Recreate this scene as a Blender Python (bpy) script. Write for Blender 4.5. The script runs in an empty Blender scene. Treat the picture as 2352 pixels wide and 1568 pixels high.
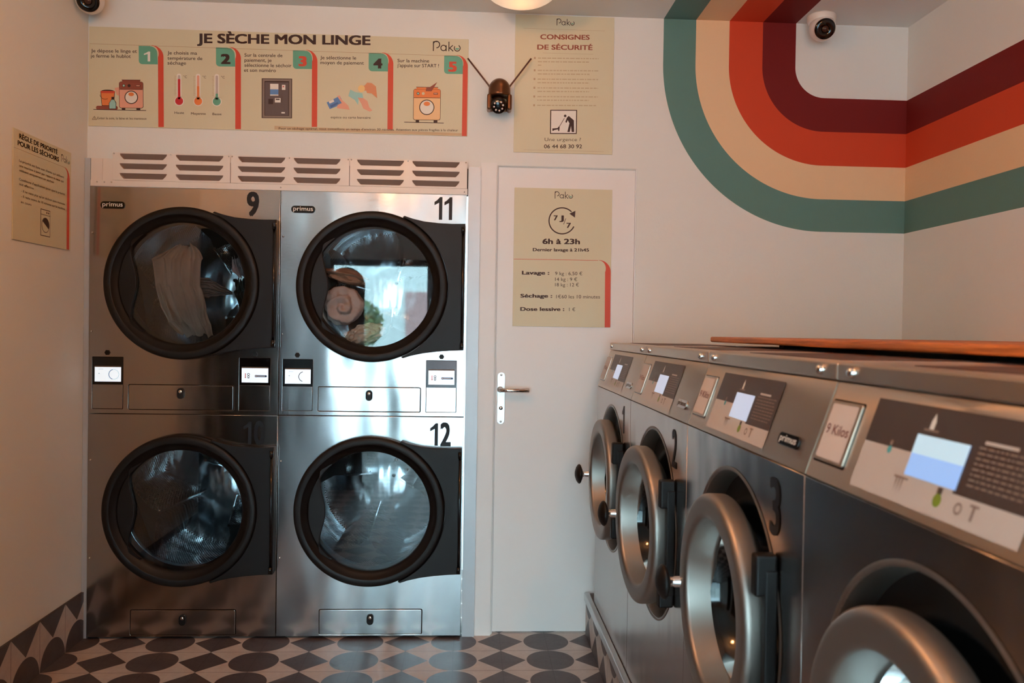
import bpy, bmesh, math, random
from mathutils import Vector, Matrix
random.seed(7)
S = bpy.context.scene
COL = S.collection
PI = math.pi

# ------------------------------------------------------------------ camera, world, light, exposure
CAM_H = 1.3488
cd = bpy.data.cameras.new('camera'); cam = bpy.data.objects.new('camera', cd); COL.objects.link(cam)
cd.sensor_width = 36; cd.lens = 1880.0 / 2352 * 36
R_ = Vector((0.99848166, -0.05291175, 0.01532083)); U_ = Vector((-0.01461019, 0.01379134, 0.99979815)); F_ = Vector((0.05311237, 0.99850395, -0.01299735))
M = Matrix((R_, U_, -F_)).transposed().to_4x4(); M.translation = (0, 0, CAM_H)
cam.matrix_world = M
cd.dof.use_dof = True; cd.dof.focus_distance = 3.4; cd.dof.aperture_fstop = 5.0
cd.clip_start = 0.05
S.camera = cam
S.view_settings.view_transform = 'Standard'; S.view_settings.look = 'None'
S.view_settings.gamma = 1; S.view_settings.use_curve_mapping = False
S.view_settings.exposure = 0.93

w = bpy.data.worlds.new('sky'); S.world = w; w.use_nodes = True
bg = w.node_tree.nodes['Background']; bg.inputs[0].default_value = (0.57, 0.86, 1.0, 1); bg.inputs[1].default_value = 13.5

def lamp(name, kind, loc, energy, color, size=0.1, rot=None, **kw):
    l = bpy.data.lights.new(name, kind); l.energy = energy; l.color = color
    if kind == 'AREA':
        l.shape = 'RECTANGLE'; l.size = size; l.size_y = kw.get('sy', size)
    elif kind == 'POINT': l.shadow_soft_size = size
    o = bpy.data.objects.new(name, l); COL.objects.link(o); o.location = loc
    if rot: o.rotation_euler = rot
    return o
YF = -2.2      # inner face of the shop front
portal = lamp('daylight_opening', 'AREA', (-0.47, YF - 0.02, 1.08), 1, (1, 1, 1), 2.3, (PI/2, 0, 0), sy=2.1)
portal.data.cycles.is_portal = True
LAMP_E = 19.0
LAMP_C = (1.0, 0.42, 0.15)

# ------------------------------------------------------------------ room numbers (metres)
YB, YDOOR, YD = 3.615, 3.635, 3.578
XL, XR, ZC = -1.645, 1.963, 2.745
DX, DW, DH = -1.617, 0.801, 0.969
WX, WY0, WW, WZ = 0.556, 3.486, 0.723, 0.186

# ------------------------------------------------------------------ materials
MATS = {}
def srgb(c):
    return tuple(((v/255)/12.92 if v/255 <= 0.04045 else ((v/255+0.055)/1.055)**2.4) for v in c)
def mat(name, color=(200,200,200), rough=0.5, metal=0.0, emis=None, estr=0.0, spec=0.5, coat=0.0):
    if name in MATS: return MATS[name]
    m = bpy.data.materials.new(name); m.use_nodes = True
    b = m.node_tree.nodes['Principled BSDF']
    c = srgb(color) + (1,)
    b.inputs['Base Color'].default_value = c; b.inputs['Roughness'].default_value = rough
    b.inputs['Metallic'].default_value = metal; b.inputs['Specular IOR Level'].default_value = spec
    b.inputs['Coat Weight'].default_value = coat
    if emis:
        b.inputs['Emission Color'].default_value = srgb(emis) + (1,); b.inputs['Emission Strength'].default_value = estr
    MATS[name] = m
    return m
class NT:
    def __init__(s, m): s.t = m.node_tree; s.n = s.t.nodes; s.l = s.t.links; s.b = s.n.get('Principled BSDF')
    def new(s, ty, **kw):
        n = s.n.new(ty)
        for k, v in kw.items(): setattr(n, k, v)
        return n
    def put(s, sock, v):
        if hasattr(v, 'is_linked') or isinstance(v, bpy.types.NodeSocket): s.l.new(v, sock)
        else: sock.default_value = v
    def math(s, op, a, b=0.0, c=0.0, clamp=False):
        n = s.new('ShaderNodeMath', operation=op, use_clamp=clamp)
        s.put(n.inputs[0], a); s.put(n.inputs[1], b)
        if len(n.inputs) > 2: s.put(n.inputs[2], c)
        return n.outputs[0]
    def mix(s, f, a, b):
        n = s.new('ShaderNodeMix', data_type='RGBA')
        s.put(n.inputs[0], f); s.put(n.inputs[6], a); s.put(n.inputs[7], b)
        return n.outputs[2]
    def xyz(s):
        tc = s.new('ShaderNodeTexCoord'); sp = s.new('ShaderNodeSeparateXYZ'); s.l.new(tc.outputs['Object'], sp.inputs[0])
        return sp.outputs[0], sp.outputs[1], sp.outputs[2], tc
    def noise(s, vec, scale, detail=3, rough=0.5):
        n = s.new('ShaderNodeTexNoise'); n.inputs['Scale'].default_value = scale; n.inputs['Detail'].default_value = detail; n.inputs['Roughness'].default_value = rough
        if vec is not None: s.l.new(vec, n.inputs['Vector'])
        return n.outputs['Fac']
    def bump(s, h, strength=0.2, dist=0.01):
        n = s.new('ShaderNodeBump'); n.inputs['Strength'].default_value = strength; n.inputs['Distance'].default_value = dist
        s.l.new(h, n.inputs['Height']); s.l.new(n.outputs[0], s.b.inputs['Normal'])
    def mapping(s, vec, scale):
        n = s.new('ShaderNodeMapping'); n.inputs['Scale'].default_value = scale; s.l.new(vec, n.inputs['Vector']); return n.outputs[0]
def col(c): return srgb(c) + (1,)

WALLC = (222, 223, 219)
def m_wall(name, stripes):
    m = mat(name, WALLC, 0.75); k = NT(m); x, y, z, tc = k.xyz()
    base = col(WALLC)
    if stripes:   # painted retro band: four nested stripes that run down, round and along
        dx = k.math('MAXIMUM', k.math('SUBTRACT', 1.58, x), 0.0)
        dz = k.math('MAXIMUM', k.math('SUBTRACT', 2.55, z), 0.0)
        d = k.math('SQRT', k.math('ADD', k.math('MULTIPLY', dx, dx), k.math('MULTIPLY', dz, dz)))
        cols = [(112, 0, 2), (205, 66, 30), (232, 196, 156), (92, 132, 126)]
        ed = [0.134, 0.285, 0.437, 0.588, 0.734]
        c = base
        for i in range(4):
            inb = k.math('MULTIPLY', k.math('GREATER_THAN', d, ed[i]), k.math('LESS_THAN', d, ed[i+1]))
            c = k.mix(inb, c, col(cols[i]))
        k.l.new(c, k.b.inputs['Base Color'])
    h = k.noise(tc.outputs['Object'], 90, 4); k.bump(h, 0.12, 0.004)
    return m
X0, Y0 = -1.445, 3.431
def m_tile(name, mode):
    m = mat(name, (180,160,150), 0.42); k = NT(m); x, y, z, tc = k.xyz()
    if mode == 'floor': a, b = k.math('SUBTRACT', x, X0), k.math('SUBTRACT', y, Y0)
    elif mode == 'left': a, b = k.math('ADD', z, 0.2), k.math('SUBTRACT', y, Y0)
    else: a, b = z, k.math('SUBTRACT', y, Y0)
    def cen(v, off, per): return k.math('SUBTRACT', k.math('FLOORED_MODULO', k.math('ADD', v, per/2 - off), per), per/2)
    bb = cen(b, -0.1, 0.2)
    da = cen(a, 0.0, 0.4); ca = cen(a, 0.2, 0.4)
    dia = k.math('LESS_THAN', k.math('ADD', k.math('ABSOLUTE', da), k.math('ABSOLUTE', bb)), 0.0985)
    cir = k.math('LESS_THAN', k.math('SQRT', k.math('ADD', k.math('MULTIPLY', ca, ca), k.math('MULTIPLY', bb, bb))), 0.0975)
    dark = k.math('MAXIMUM', dia, cir)
    n1 = k.noise(tc.outputs['Object'], 14, 6, 0.65); n2 = k.noise(tc.outputs['Object'], 70, 3)
    nn = k.math('ADD', k.math('MULTIPLY', n1, 0.7), k.math('MULTIPLY', n2, 0.3))
    light = k.mix(nn, col((150,132,124)), col((212,200,192)))
    drk = k.mix(nn, col((38,30,31)), col((96,82,82)))
    c = k.mix(dark, light, drk)
    ga = k.math('ABSOLUTE', cen(a, 0.0, 0.2)); gb = k.math('ABSOLUTE', cen(b, 0.0, 0.2))
    g = k.math('LESS_THAN', k.math('MINIMUM', ga, gb), 0.0010)
    c = k.mix(g, c, col((52,40,38)))
    k.l.new(c, k.b.inputs['Base Color'])
    k.l.new(k.math('ADD', k.math('MULTIPLY', n2, 0.25), 0.30), k.b.inputs['Roughness'])
    k.bump(k.math('SUBTRACT', k.math('MULTIPLY', n2, 0.15), g), 0.25, 0.002)
    return m
def m_steel(name, color, rough, wav, ani=0.6, scale=2.2, grain=(6, 6, 260), fine_s=0.04, rv=0.12):
    m = mat(name, color, rough, 1.0); k = NT(m); x, y, z, tc = k.xyz()
    oi = k.new('ShaderNodeObjectInfo'); 
    add = k.new('ShaderNodeVectorMath', operation='ADD'); k.l.new(tc.outputs['Object'], add.inputs[0]); k.l.new(oi.outputs['Location'], add.inputs[1])
    v = add.outputs[0]
    big = k.noise(k.mapping(v, (2.3, 1, 0.9)), scale, 2)
    fine = k.noise(k.mapping(v, grain), 4, 2)
    b1 = k.new('ShaderNodeBump'); b1.inputs['Strength'].default_value = wav; b1.inputs['Distance'].default_value = 0.05; k.l.new(big, b1.inputs['Height'])
    b2 = k.new('ShaderNodeBump'); b2.inputs['Strength'].default_value = fine_s; b2.inputs['Distance'].default_value = 0.001; k.l.new(fine, b2.inputs['Height'])
    k.l.new(b1.outputs[0], b2.inputs['Normal']); k.l.new(b2.outputs[0], k.b.inputs['Normal'])
    k.l.new(k.math('ADD', k.math('MULTIPLY', fine, rv), rough - rv/2), k.b.inputs['Roughness'])
    k.b.inputs['Anisotropic'].default_value = ani; k.b.inputs['Anisotropic Rotation'].default_value = 0.25
    tg = k.new('ShaderNodeTangent', direction_type='RADIAL', axis='Z'); k.l.new(tg.outputs[0], k.b.inputs['Tangent'])
    return m
def m_perf(name, color=(214,216,218)):
    m = mat(name, color, 0.22, 1.0); k = NT(m)
    uv = k.new('ShaderNodeUVMap'); sp = k.new('ShaderNodeSeparateXYZ'); k.l.new(uv.outputs[0], sp.inputs[0])
    p = 0.0130; q = p * math.sqrt(3)
    def dist(ou, ov):
        u = k.math('SUBTRACT', k.math('FLOORED_MODULO', k.math('ADD', sp.outputs[0], ou), p), p/2)
        v = k.math('SUBTRACT', k.math('FLOORED_MODULO', k.math('ADD', sp.outputs[1], ov), q), q/2)
        return k.math('SQRT', k.math('ADD', k.math('MULTIPLY', u, u), k.math('MULTIPLY', v, v)))
    d = k.math('MINIMUM', dist(0, 0), dist(p/2, q/2))
    hole = k.math('LESS_THAN', d, 0.0045)
    k.l.new(k.mix(hole, col(color), col((8,8,9))), k.b.inputs['Base Color'])
    k.l.new(k.math('SUBTRACT', 1.0, hole), k.b.inputs['Metallic'])
    k.l.new(k.math('ADD', k.math('MULTIPLY', hole, 0.6), 0.22), k.b.inputs['Roughness'])
    k.bump(k.math('MINIMUM', d, 0.0050), 0.3, 0.3)
    return m
def m_glass(name, tint, ior, rough=0.02):
    m = bpy.data.materials.new(name); m.use_nodes = True; t = m.node_tree; t.nodes.clear()
    o = t.nodes.new('ShaderNodeOutputMaterial'); mx = t.nodes.new('ShaderNodeMixShader'); tr = t.nodes.new('ShaderNodeBsdfTransparent'); gl = t.nodes.new('ShaderNodeBsdfGlossy'); fr = t.nodes.new('ShaderNodeFresnel')
    tr.inputs[0].default_value = srgb(tint) + (1,); gl.inputs['Roughness'].default_value = rough; fr.inputs[0].default_value = ior
    t.links.new(fr.outputs[0], mx.inputs[0]); t.links.new(tr.outputs[0], mx.inputs[1]); t.links.new(gl.outputs[0], mx.inputs[2]); t.links.new(mx.outputs[0], o.inputs[0])
    MATS[name] = m; return m
def m_cloth(name, color, scale=40):
    m = mat(name, color, 0.95, spec=0.1); k = NT(m); x, y, z, tc = k.xyz()
    n = k.noise(tc.outputs['Object'], scale, 4); n2 = k.noise(tc.outputs['Object'], 6, 3)
    c2 = tuple(int(v*0.78) for v in color)
    k.l.new(k.mix(n2, col(c2), col(color)), k.b.inputs['Base Color']); k.bump(n, 0.4, 0.004)
    return m
def m_wood(name):
    m = mat(name, (150,80,35), 0.45); k = NT(m); x, y, z, tc = k.xyz()
    n = k.noise(k.mapping(tc.outputs['Object'], (9, 1.2, 30)), 3, 6, 0.7)
    r = k.new('ShaderNodeValToRGB'); k.l.new(n, r.inputs[0])
    r.color_ramp.elements[0].position = 0.3; r.color_ramp.elements[0].color = col((128,62,24)); r.color_ramp.elements[1].position = 0.72; r.color_ramp.elements[1].color = col((224,136,70))
    k.l.new(r.outputs[0], k.b.inputs['Base Color']); k.bump(n, 0.15, 0.003)
    return m
WALL_S = m_wall('wall_paint_striped', True); WALL_P = m_wall('wall_paint_plain', False)
FLOOR = m_tile('tile_floor', 'floor'); TILE_L = m_tile('tile_skirting', 'left'); TILE_R = m_tile('tile_plinth', 'right')
STEEL = m_steel('brushed_steel_smooth_shaded', (168,161,156), 0.16, 0.10, ani=0.4)  # same alloy as STEELW; colour darkened for the dim reflections on the left dryers
STEELW = m_steel('brushed_steel_wavy', (194,195,197), 0.20, 0.46, ani=0.35, scale=1.15)
STEELM = m_steel('washer_steel', (176,168,164), 0.24, 0.08, fine_s=0.0, rv=0.0)
STEELC = m_steel('control_panel_steel_warm_lit', (206,190,176), 0.42, 0.04, ani=0.6, fine_s=0.0, rv=0.0)  # washer steel lightened and warmed to stand in for warm room reflections
RINGM = m_steel('satin_ring_metal', (160,152,146), 0.48, 0.0, ani=0.0, fine_s=0.0, rv=0.0)
ALU = m_steel('aluminium_trim', (205,205,206), 0.38, 0.05)
SATIN = mat('satin_anodised_metal', (188,194,200), 0.45, 0.35)
CHROME = mat('chrome', (225,225,225), 0.12, 1.0)
PERF = m_perf('perforated_steel')
DRUM = m_steel('drum_steel_sky_tint', (206,216,224), 0.24, 0.45, ani=0.2, scale=4)  # blue tint puts the reflected sky into the drum colour
WHITEM = mat('white_enamel_metal', (224,216,208), 0.32, 0.0, coat=0.3)
WHITED = mat('white_door_paint', (226,225,224), 0.45)
BLACKP = mat('black_plastic', (15,11,11), 0.5, spec=0.3)
BLACKG = mat('black_gloss', (8,8,10), 0.12)
BLACKR = mat('black_rubber', (14,12,12), 0.6)
INK = mat('ink_dark', (52,30,26), 0.6); INKG = mat('ink_grey', (96,84,72), 0.7); INKN = mat('number_black', (14,11,15), 0.5, spec=0.3)
CREAM = mat('poster_cream', (208,201,172), 0.55); CREAMD = mat('poster_line', (176,150,118), 0.6); PALE = mat('poster_white', (226,222,214), 0.5)
RED = mat('poster_red', (206,72,48), 0.5); TEALP = mat('poster_teal', (96,166,142), 0.5); ORANGE = mat('poster_orange', (226,128,66), 0.5); PINK = mat('poster_pink', (222,160,136), 0.5)
BLUEP = mat('poster_blue', (84,132,190), 0.5); SKYP = mat('poster_sky', (150,200,196), 0.5); CRIM = mat('poster_crimson', (196,36,44), 0.5); GREYP = mat('poster_machine_grey', (92,80,80), 0.5); BROWNP = mat('poster_brown', (140,70,50), 0.5)
GLASSD = m_glass('door_glass', (244,247,248), 1.8); GLASSW = m_glass('window_glass', (246,250,250), 1.45); GLASSB = m_glass('washer_glass', (52,54,60), 1.45, 0.08)
SCREEN = mat('screen_white', (210,225,235), 0.2, emis=(222,236,245), estr=0.42)
SCREENW = mat('screen_pale_blue', (170,190,215), 0.2, emis=(190,206,235), estr=0.30)
SCREENB = mat('screen_blue', (110,150,210), 0.2, emis=(150,180,226), estr=0.40)
WOOD = m_wood('oiled_wood')
BRONZE = mat('bronze_plastic', (104,72,50), 0.28, 0.75)

# ------------------------------------------------------------------ mesh helpers
def link(name, me, m, parent=None, loc=None, rot=None, smooth=False):
    o = bpy.data.objects.new(name, me); COL.objects.link(o)
    for mm in (m if isinstance(m, (list, tuple)) else [m]): me.materials.append(mm)
    if parent: o.parent = parent
    if loc: o.location = loc
    if rot: o.rotation_euler = rot
    if smooth:
        for p in me.polygons: p.use_smooth = True
    return o
def from_bm(name, bm, m, parent=None, smooth=False, **kw):
    me = bpy.data.meshes.new(name); bmesh.ops.recalc_face_normals(bm, faces=bm.faces); bm.to_mesh(me); bm.free()
    return link(name, me, m, parent, smooth=smooth, **kw)
def bx(bm, x0, x1, y0, y1, z0, z1, bev=0.0, seg=2, mi=0):
    vs = [bm.verts.new(p) for p in ((x0,y0,z0),(x1,y0,z0),(x1,y1,z0),(x0,y1,z0),(x0,y0,z1),(x1,y0,z1),(x1,y1,z1),(x0,y1,z1))]
    fs = [bm.faces.new([vs[i] for i in f]) for f in ((0,3,2,1),(4,5,6,7),(0,1,5,4),(1,2,6,5),(2,3,7,6),(3,0,4,7))]
    for f in fs: f.material_index = mi
    if bev > 0:
        es = list({e for f in fs for e in f.edges})
        r = bmesh.ops.bevel(bm, geom=es, offset=bev, segments=seg, profile=0.5, affect='EDGES')
        for f in r['faces']: f.material_index = mi
def box(name, x0, x1, y0, y1, z0, z1, m, parent=None, bev=0.0, seg=2):
    bm = bmesh.new(); bx(bm, x0, x1, y0, y1, z0, z1, bev, seg); return from_bm(name, bm, m, parent)
def lathe(bm, prof, cx=0, cy=0, cz=0, axis='y', seg=72, uvs=False, closed=False, arc=(0, 2*PI), mi=0):
    """prof: (r, h); axis y -> ring lies in the xz plane, h along y"""
    full = abs(arc[1]-arc[0]-2*PI) < 1e-6; n = seg if full else seg+1
    rings = []
    for r, h in prof:
        ring = []
        for i in range(n):
            a = arc[0] + (arc[1]-arc[0])*i/seg
            c, s = r*math.cos(a), r*math.sin(a)
            if axis == 'y': p = (cx+c, cy+h, cz+s)
            elif axis == 'z': p = (cx+c, cy+s, cz+h)
            else: p = (cx+h, cy+c, cz+s)
            ring.append(bm.verts.new(p))
        rings.append(ring)
    if closed: rings.append(rings[0])
    uvl = bm.loops.layers.uv.verify() if uvs else None
    acc = 0
    for j in range(len(rings)-1):
        L = math.dist(prof[j], prof[(j+1) % len(prof)]); rr = max(p[0] for p in prof)
        for i in range(seg):
            a, b = i, (i+1) % n
            try: f = bm.faces.new((rings[j][a], rings[j][b], rings[j+1][b], rings[j+1][a]))
            except ValueError: continue
            f.smooth = True; f.material_index = mi
            if uvs:
                for lp, (ii, jj) in zip(f.loops, ((i, 0), (i+1, 0), (i+1, 1), (i, 1))):
                    lp[uvl].uv = (2*PI*rr*ii/seg, acc + L*jj)
        acc += L
def tube(bm, pts, r, seg=10, r2=None):
    pts = [Vector(p) for p in pts]; rings = []
    for i, p in enumerate(pts):
        d = (pts[min(i+1, len(pts)-1)] - pts[max(i-1, 0)]).normalized()
        a = d.cross(Vector((0.13, 0.31, 0.94))).normalized(); b = d.cross(a)
        rr = r if r2 is None else r + (r2-r)*i/(len(pts)-1)
        rings.append([bm.verts.new(p + a*rr*math.cos(2*PI*k/seg) + b*rr*math.sin(2*PI*k/seg)) for k in range(seg)])
    for j in range(len(rings)-1):
        for k in range(seg):
            f = bm.faces.new((rings[j][k], rings[j][(k+1)%seg], rings[j+1][(k+1)%seg], rings[j+1][k])); f.smooth = True
    bm.faces.new(rings[0]); bm.faces.new(rings[-1][::-1])
def circ(cx, cz, r, n=72, a0=0, a1=2*PI):
    full = abs(a1-a0-2*PI) < 1e-6
    return [(cx+r*math.cos(a0+(a1-a0)*i/(n if full else n-1)), cz+r*math.sin(a0+(a1-a0)*i/(n if full else n-1))) for i in range(n)]
def rrect(x0, z0, x1, z1, r, n=5):
    P = []
    for cx, cz, a in ((x1-r, z1-r, 0), (x0+r, z1-r, PI/2), (x0+r, z0+r, PI), (x1-r, z0+r, 1.5*PI)):
        for i in range(n+1):
            t = a + PI/2*i/n; P.append((cx+r*math.cos(t), cz+r*math.sin(t)))
    return P
def plate(loops, y, thick, bevel=0.0):
    """flat plate in the xz plane, outline = first loop, the others are holes; front face at y, body behind it"""
    cu = bpy.data.curves.new('tmp', 'CURVE'); cu.dimensions = '2D'; cu.fill_mode = 'BOTH'; cu.extrude = thick/2 - bevel; cu.bevel_depth = bevel; cu.bevel_resolution = 2
    if bevel: cu.offset = -bevel
    for L in loops:
        sp = cu.splines.new('POLY'); sp.points.add(len(L)-1); sp.use_cyclic_u = True
        for p, q in zip(sp.points, L): p.co = (q[0], q[1], 0, 1)
    o = bpy.data.objects.new('tmp', cu); COL.objects.link(o)
    me = bpy.data.meshes.new_from_object(o.evaluated_get(bpy.context.evaluated_depsgraph_get()))
    bpy.data.objects.remove(o); bpy.data.curves.remove(cu)
    for v in me.vertices: v.co = (v.co.x, y + thick/2 - v.co.z, v.co.y)
    bm = bmesh.new(); bm.from_mesh(me); bpy.data.meshes.remove(me)
    bmesh.ops.remove_doubles(bm, verts=bm.verts, dist=1e-6)
    return bm
_tc = {}
def text2d(s, weight=0.0):
    key = (s, weight)
    if key in _tc: return _tc[key]
    cu = bpy.data.curves.new('t', 'FONT'); cu.body = s; cu.size = 1; cu.resolution_u = 3; cu.fill_mode = 'FRONT'
    o = bpy.data.objects.new('t', cu); COL.objects.link(o)
    me = bpy.data.meshes.new_from_object(o.evaluated_get(bpy.context.evaluated_depsgraph_get()))
    V = [(v.co.x, v.co.y) for v in me.vertices]; Fc = [tuple(p.vertices) for p in me.polygons]
    bpy.data.objects.remove(o); bpy.data.curves.remove(cu); bpy.data.meshes.remove(me)
    if weight:      # heavier face: the glyph printed several times, nudged around
        V0, F0 = V, Fc; V, Fc = [], []; w2 = weight*1.1
        for dx_, dy_ in ((-w2, -w2*0.6), (w2, -w2*0.6), (-w2, w2*0.6), (w2, w2*0.6), (0, 0)):
            b = len(V); V += [(x+dx_, y+dy_) for x, y in V0]; Fc += [tuple(i+b for i in f) for f in F0]
    _tc[key] = (V, Fc); return V, Fc
CAPH = max(v[1] for v in text2d('H')[0])
def one(x0, x1, z0, z1):
    """a bold 1 with its flag"""
    w_, h_ = x1-x0, z1-z0; sw = w_*0.42
    return [(x1, z0), (x1, z1), (x1-sw*0.72, z1), (x0+w_*0.30, z0+h_*0.85), (x0, z0+h_*0.78), (x0, z0+h_*0.64), (x1-sw, z0+h_*0.75), (x1-sw, z0)]
class Print:
    """ink on a flat board: shapes in local (u, v), each layer lifted by a hair"""
    def __init__(s, tf=None, y=0.0): s.bm = bmesh.new(); s.m = []; s.tf = tf or (lambda u, v: (u, v)); s.y = y; s.k = 0
    def mi(s, m):
        if m not in s.m: s.m.append(m)
        return s.m.index(m)
    def poly(s, pts, m, lay=1, raw=False):
        vs = []
        for u, v in pts:
            a, b = (u, v) if raw else s.tf(u, v)
            vs.append(s.bm.verts.new((a, s.y - 0.0003*lay, b)))
        f = s.bm.faces.new(vs); f.material_index = s.mi(m)
        return f
    def rect(s, x0, y0, x1, y1, m, lay=1): s.poly(((x0,y0),(x1,y0),(x1,y1),(x0,y1)), m, lay)
    def disc(s, cx, cy, r, m, lay=1, n=28, ry=None): s.poly([(cx+r*math.cos(2*PI*i/n), cy+(ry or r)*math.sin(2*PI*i/n)) for i in range(n)], m, lay)
    def strip(s, A, B, m, lay=1):
        for i in range(len(A)-1): s.poly((A[i], A[i+1], B[i+1], B[i]), m, lay)
    def arc(s, cx, cy, r, wd, a0, a1, m, lay=1, n=24):
        A = [(cx+(r-wd/2)*math.cos(a0+(a1-a0)*i/n), cy+(r-wd/2)*math.sin(a0+(a1-a0)*i/n)) for i in range(n+1)]
        B = [(cx+(r+wd/2)*math.cos(a0+(a1-a0)*i/n), cy+(r+wd/2)*math.sin(a0+(a1-a0)*i/n)) for i in range(n+1)]
        s.strip(A, B, m, lay)
    def line(s, x0, y0, x1, y1, wd, m, lay=1):
        d = math.hypot(x1-x0, y1-y0); nx, ny = -(y1-y0)/d*wd/2, (x1-x0)/d*wd/2
        s.poly(((x0+nx,y0+ny),(x1+nx,y1+ny),(x1-nx,y1-ny),(x0-nx,y0-ny)), m, lay)
    def text(s, t, x0, x1, base, cap, m, weight=0.0, lay=2, up=-1):
        """up=-1: v grows downward (photo style); up=1: v grows upward"""
        V, Fc = text2d(t, weight)
        if not V: return
        a = min(v[0] for v in V); b = max(v[0] for v in V); sx = (x1-x0)/(b-a); sy = cap/CAPH
        vs = []
        for x, y in V:
            p, q = s.tf(x0+(x-a)*sx, base + up*y*sy); vs.append(s.bm.verts.new((p, s.y - 0.0003*lay - 0.00002*(len(vs)*5//len(V)), q)))
        i = s.mi(m)
        for f in Fc:
            try: s.bm.faces.new([vs[j] for j in f]).material_index = i
            except ValueError: pass
    def build(s, name, parent):
        me = bpy.data.meshes.new(name); s.bm.to_mesh(me); s.bm.free(); return link(name, me, s.m, parent)
def tag(o, label=None, cat=None, group=None, kind=None):
    if label: o['label'] = label
    if cat: o['category'] = cat
    if group: o['group'] = group
    if kind: o['kind'] = kind
    return o
def thing(name, label, cat, loc=(0,0,0), rz=0, group=None):
    o = bpy.data.objects.new(name, None); COL.objects.link(o); o.location = loc; o.rotation_euler = (0, 0, rz); o.empty_display_size = 0.1
    return tag(o, label, cat, group)
def struct(o): o['kind'] = 'structure'; return o

# ------------------------------------------------------------------ the room
ox0, ox1 = XL, 0.045            # opening in the back wall that holds the dryers and their grilles
dx0, dx1, dzt = 0.118, 0.738, 2.077
def wall_plate():
    # two openings: dryer bay and door
    L = [(XL-0.1, 2.062), (ox1, 2.062), (ox1, 0), (dx0, 0), (dx0, dzt), (dx1, dzt), (dx1, 0), (XR+0.1, 0), (XR+0.1, ZC+0.1), (XL-0.1, ZC+0.1)]
    return plate([L], YB, 0.16)
struct(from_bm('wall_back', wall_plate(), WALL_S))
struct(box('wall_left', XL-0.1, XL, 1.0, 4.6, 0, ZC+0.1, WALL_P))
# unseen dark block added by the left wall to shade it and darken reflections
DARKW = mat('dark_brown_paint', (44, 32, 28), 0.55)
struct(box('left_shade_block', XL+0.001, -1.15, 0.3, 2.0, 0.001, 1.95, DARKW))
struct(box('wall_left_front', XL-0.1, XL, YF-0.2, 1.0, 0, ZC+0.1, WALL_P))
struct(box('wall_right', XR, XR+0.1, YF-0.2, YB+0.16, 0, ZC+0.1, WALL_S))
struct(box('ceiling', XL-0.1, XR+0.1, YF-0.2, YB+0.16, ZC, ZC+0.1, WALL_S))
struct(box('floor', XL-0.1, XR+0.1, YF-0.2, 4.6, -0.1, 0, FLOOR))
struct(box('baseboard_left', XL, XL+0.012, 2.0, YD+0.02, 0.0, 0.2, TILE_L))
# service room behind the dryers
struct(box('wall_service', XL-0.1, 1.2, 4.6, 4.7, 0, ZC, WALL_P))
# shop front: frame and glass, daylight comes in here
fw = mat('dark_window_frame', (60, 58, 58), 0.4)
struct(box('wall_front', XL-0.1, XR+0.1, YF-0.2, YF, 2.14, ZC, WALL_P))
struct(box('wall_front_corner', XL-0.1, -1.6, YF-0.2, YF, 0, 2.14, WALL_P)); struct(box('wall_front_side', 0.66, XR+0.1, YF-0.2, YF, 0, 2.14, WALL_P))
for i, (a, b) in enumerate(((-1.6, -0.42), (-0.42, 0.66))):
    wn = bpy.data.objects.new('window_%d' % (i+1), None); COL.objects.link(wn); wn.location = (a, YF-0.1, 0); struct(wn)
    bm = bmesh.new(); W_ = b-a
    for q in ((0, 0.05, 0, 2.14), (W_-0.05, W_, 0, 2.14), (0.05, W_-0.05, 0, 0.09), (0.05, W_-0.05, 2.07, 2.14)): bx(bm, q[0], q[1], -0.03, 0.03, q[2], q[3])
    from_bm('window_frame', bm, fw, wn); box('pane', 0.05, W_-0.05, -0.004, 0.004, 0.09, 2.07, GLASSW, wn)
# the street seen only in reflections
paving = mat('pale_paving', (170, 172, 175), 0.8); facade = mat('pale_render', (232,232,228), 0.9)
struct(box('ground', -20, 20, -22, YF-0.2, -0.12, -0.02, paving))
bt = thing('town_building', 'pale rendered building across the street seen mirrored in the dryer glass', 'building', (-3, -14, 0))
box('wall', -6, 9, -6, 0, -0.02, 4.4, facade, bt); pinkr = mat('pink_render', (196,150,146), 0.9); box('garage_door', 1.4, 3.4, -0.02, 0.05, 0, 2.3, pinkr, bt)
box('window', -2, -0.8, -0.02, 0.04, 1.2, 2.6, BLACKG, bt)

# left skirting is tiled; aluminium upright in the corner, jambs either side of the dryers
struct(box('trim_1', XL+0.0015, DX-0.004, YD+0.012, YB+0.1, 0.0, 2.058, SATIN))
struct(box('trim_2', DX+2*DW+0.004, 0.043, YD+0.012, YB+0.02, 0.0, 2.0615, SATIN))
struct(box('trim_3', 0.043, dx0-0.004, YB-0.012, YB-0.0005, 0.0, 2.085, WHITED))

# door with handle
door = bpy.data.objects.new('door_1', None); COL.objects.link(door); door.location = (dx0, YDOOR, 0); struct(door)
box('door_leaf', 0.004, dx1-dx0-0.004, 0, 0.04, 0.006, dzt-0.004, WHITED, door, 0.002)
fr = bmesh.new()
bx(fr, -0.0, 0.004, -0.01, 0.05, 0, dzt); bx(fr, dx1-dx0-0.004, dx1-dx0, -0.01, 0.05, 0, dzt)
from_bm('door_frame', fr, WHITED, door)
hx, hz = 0.148-dx0, 1.049
esc = from_bm('handle_plate', plate([rrect(hx-0.017, hz-0.115, hx+0.017, hz+0.115, 0.0165, 8)], -0.004, 0.006, 0.001), ALU, door)
bm = bmesh.new()
tube(bm, [(hx-0.004, 0, 1.088), (hx-0.004, -0.035, 1.088), (hx+0.002, -0.05, 1.088), (hx+0.03, -0.054, 1.0875), (hx+0.121, -0.054, 1.087)], 0.0095, 16)
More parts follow.
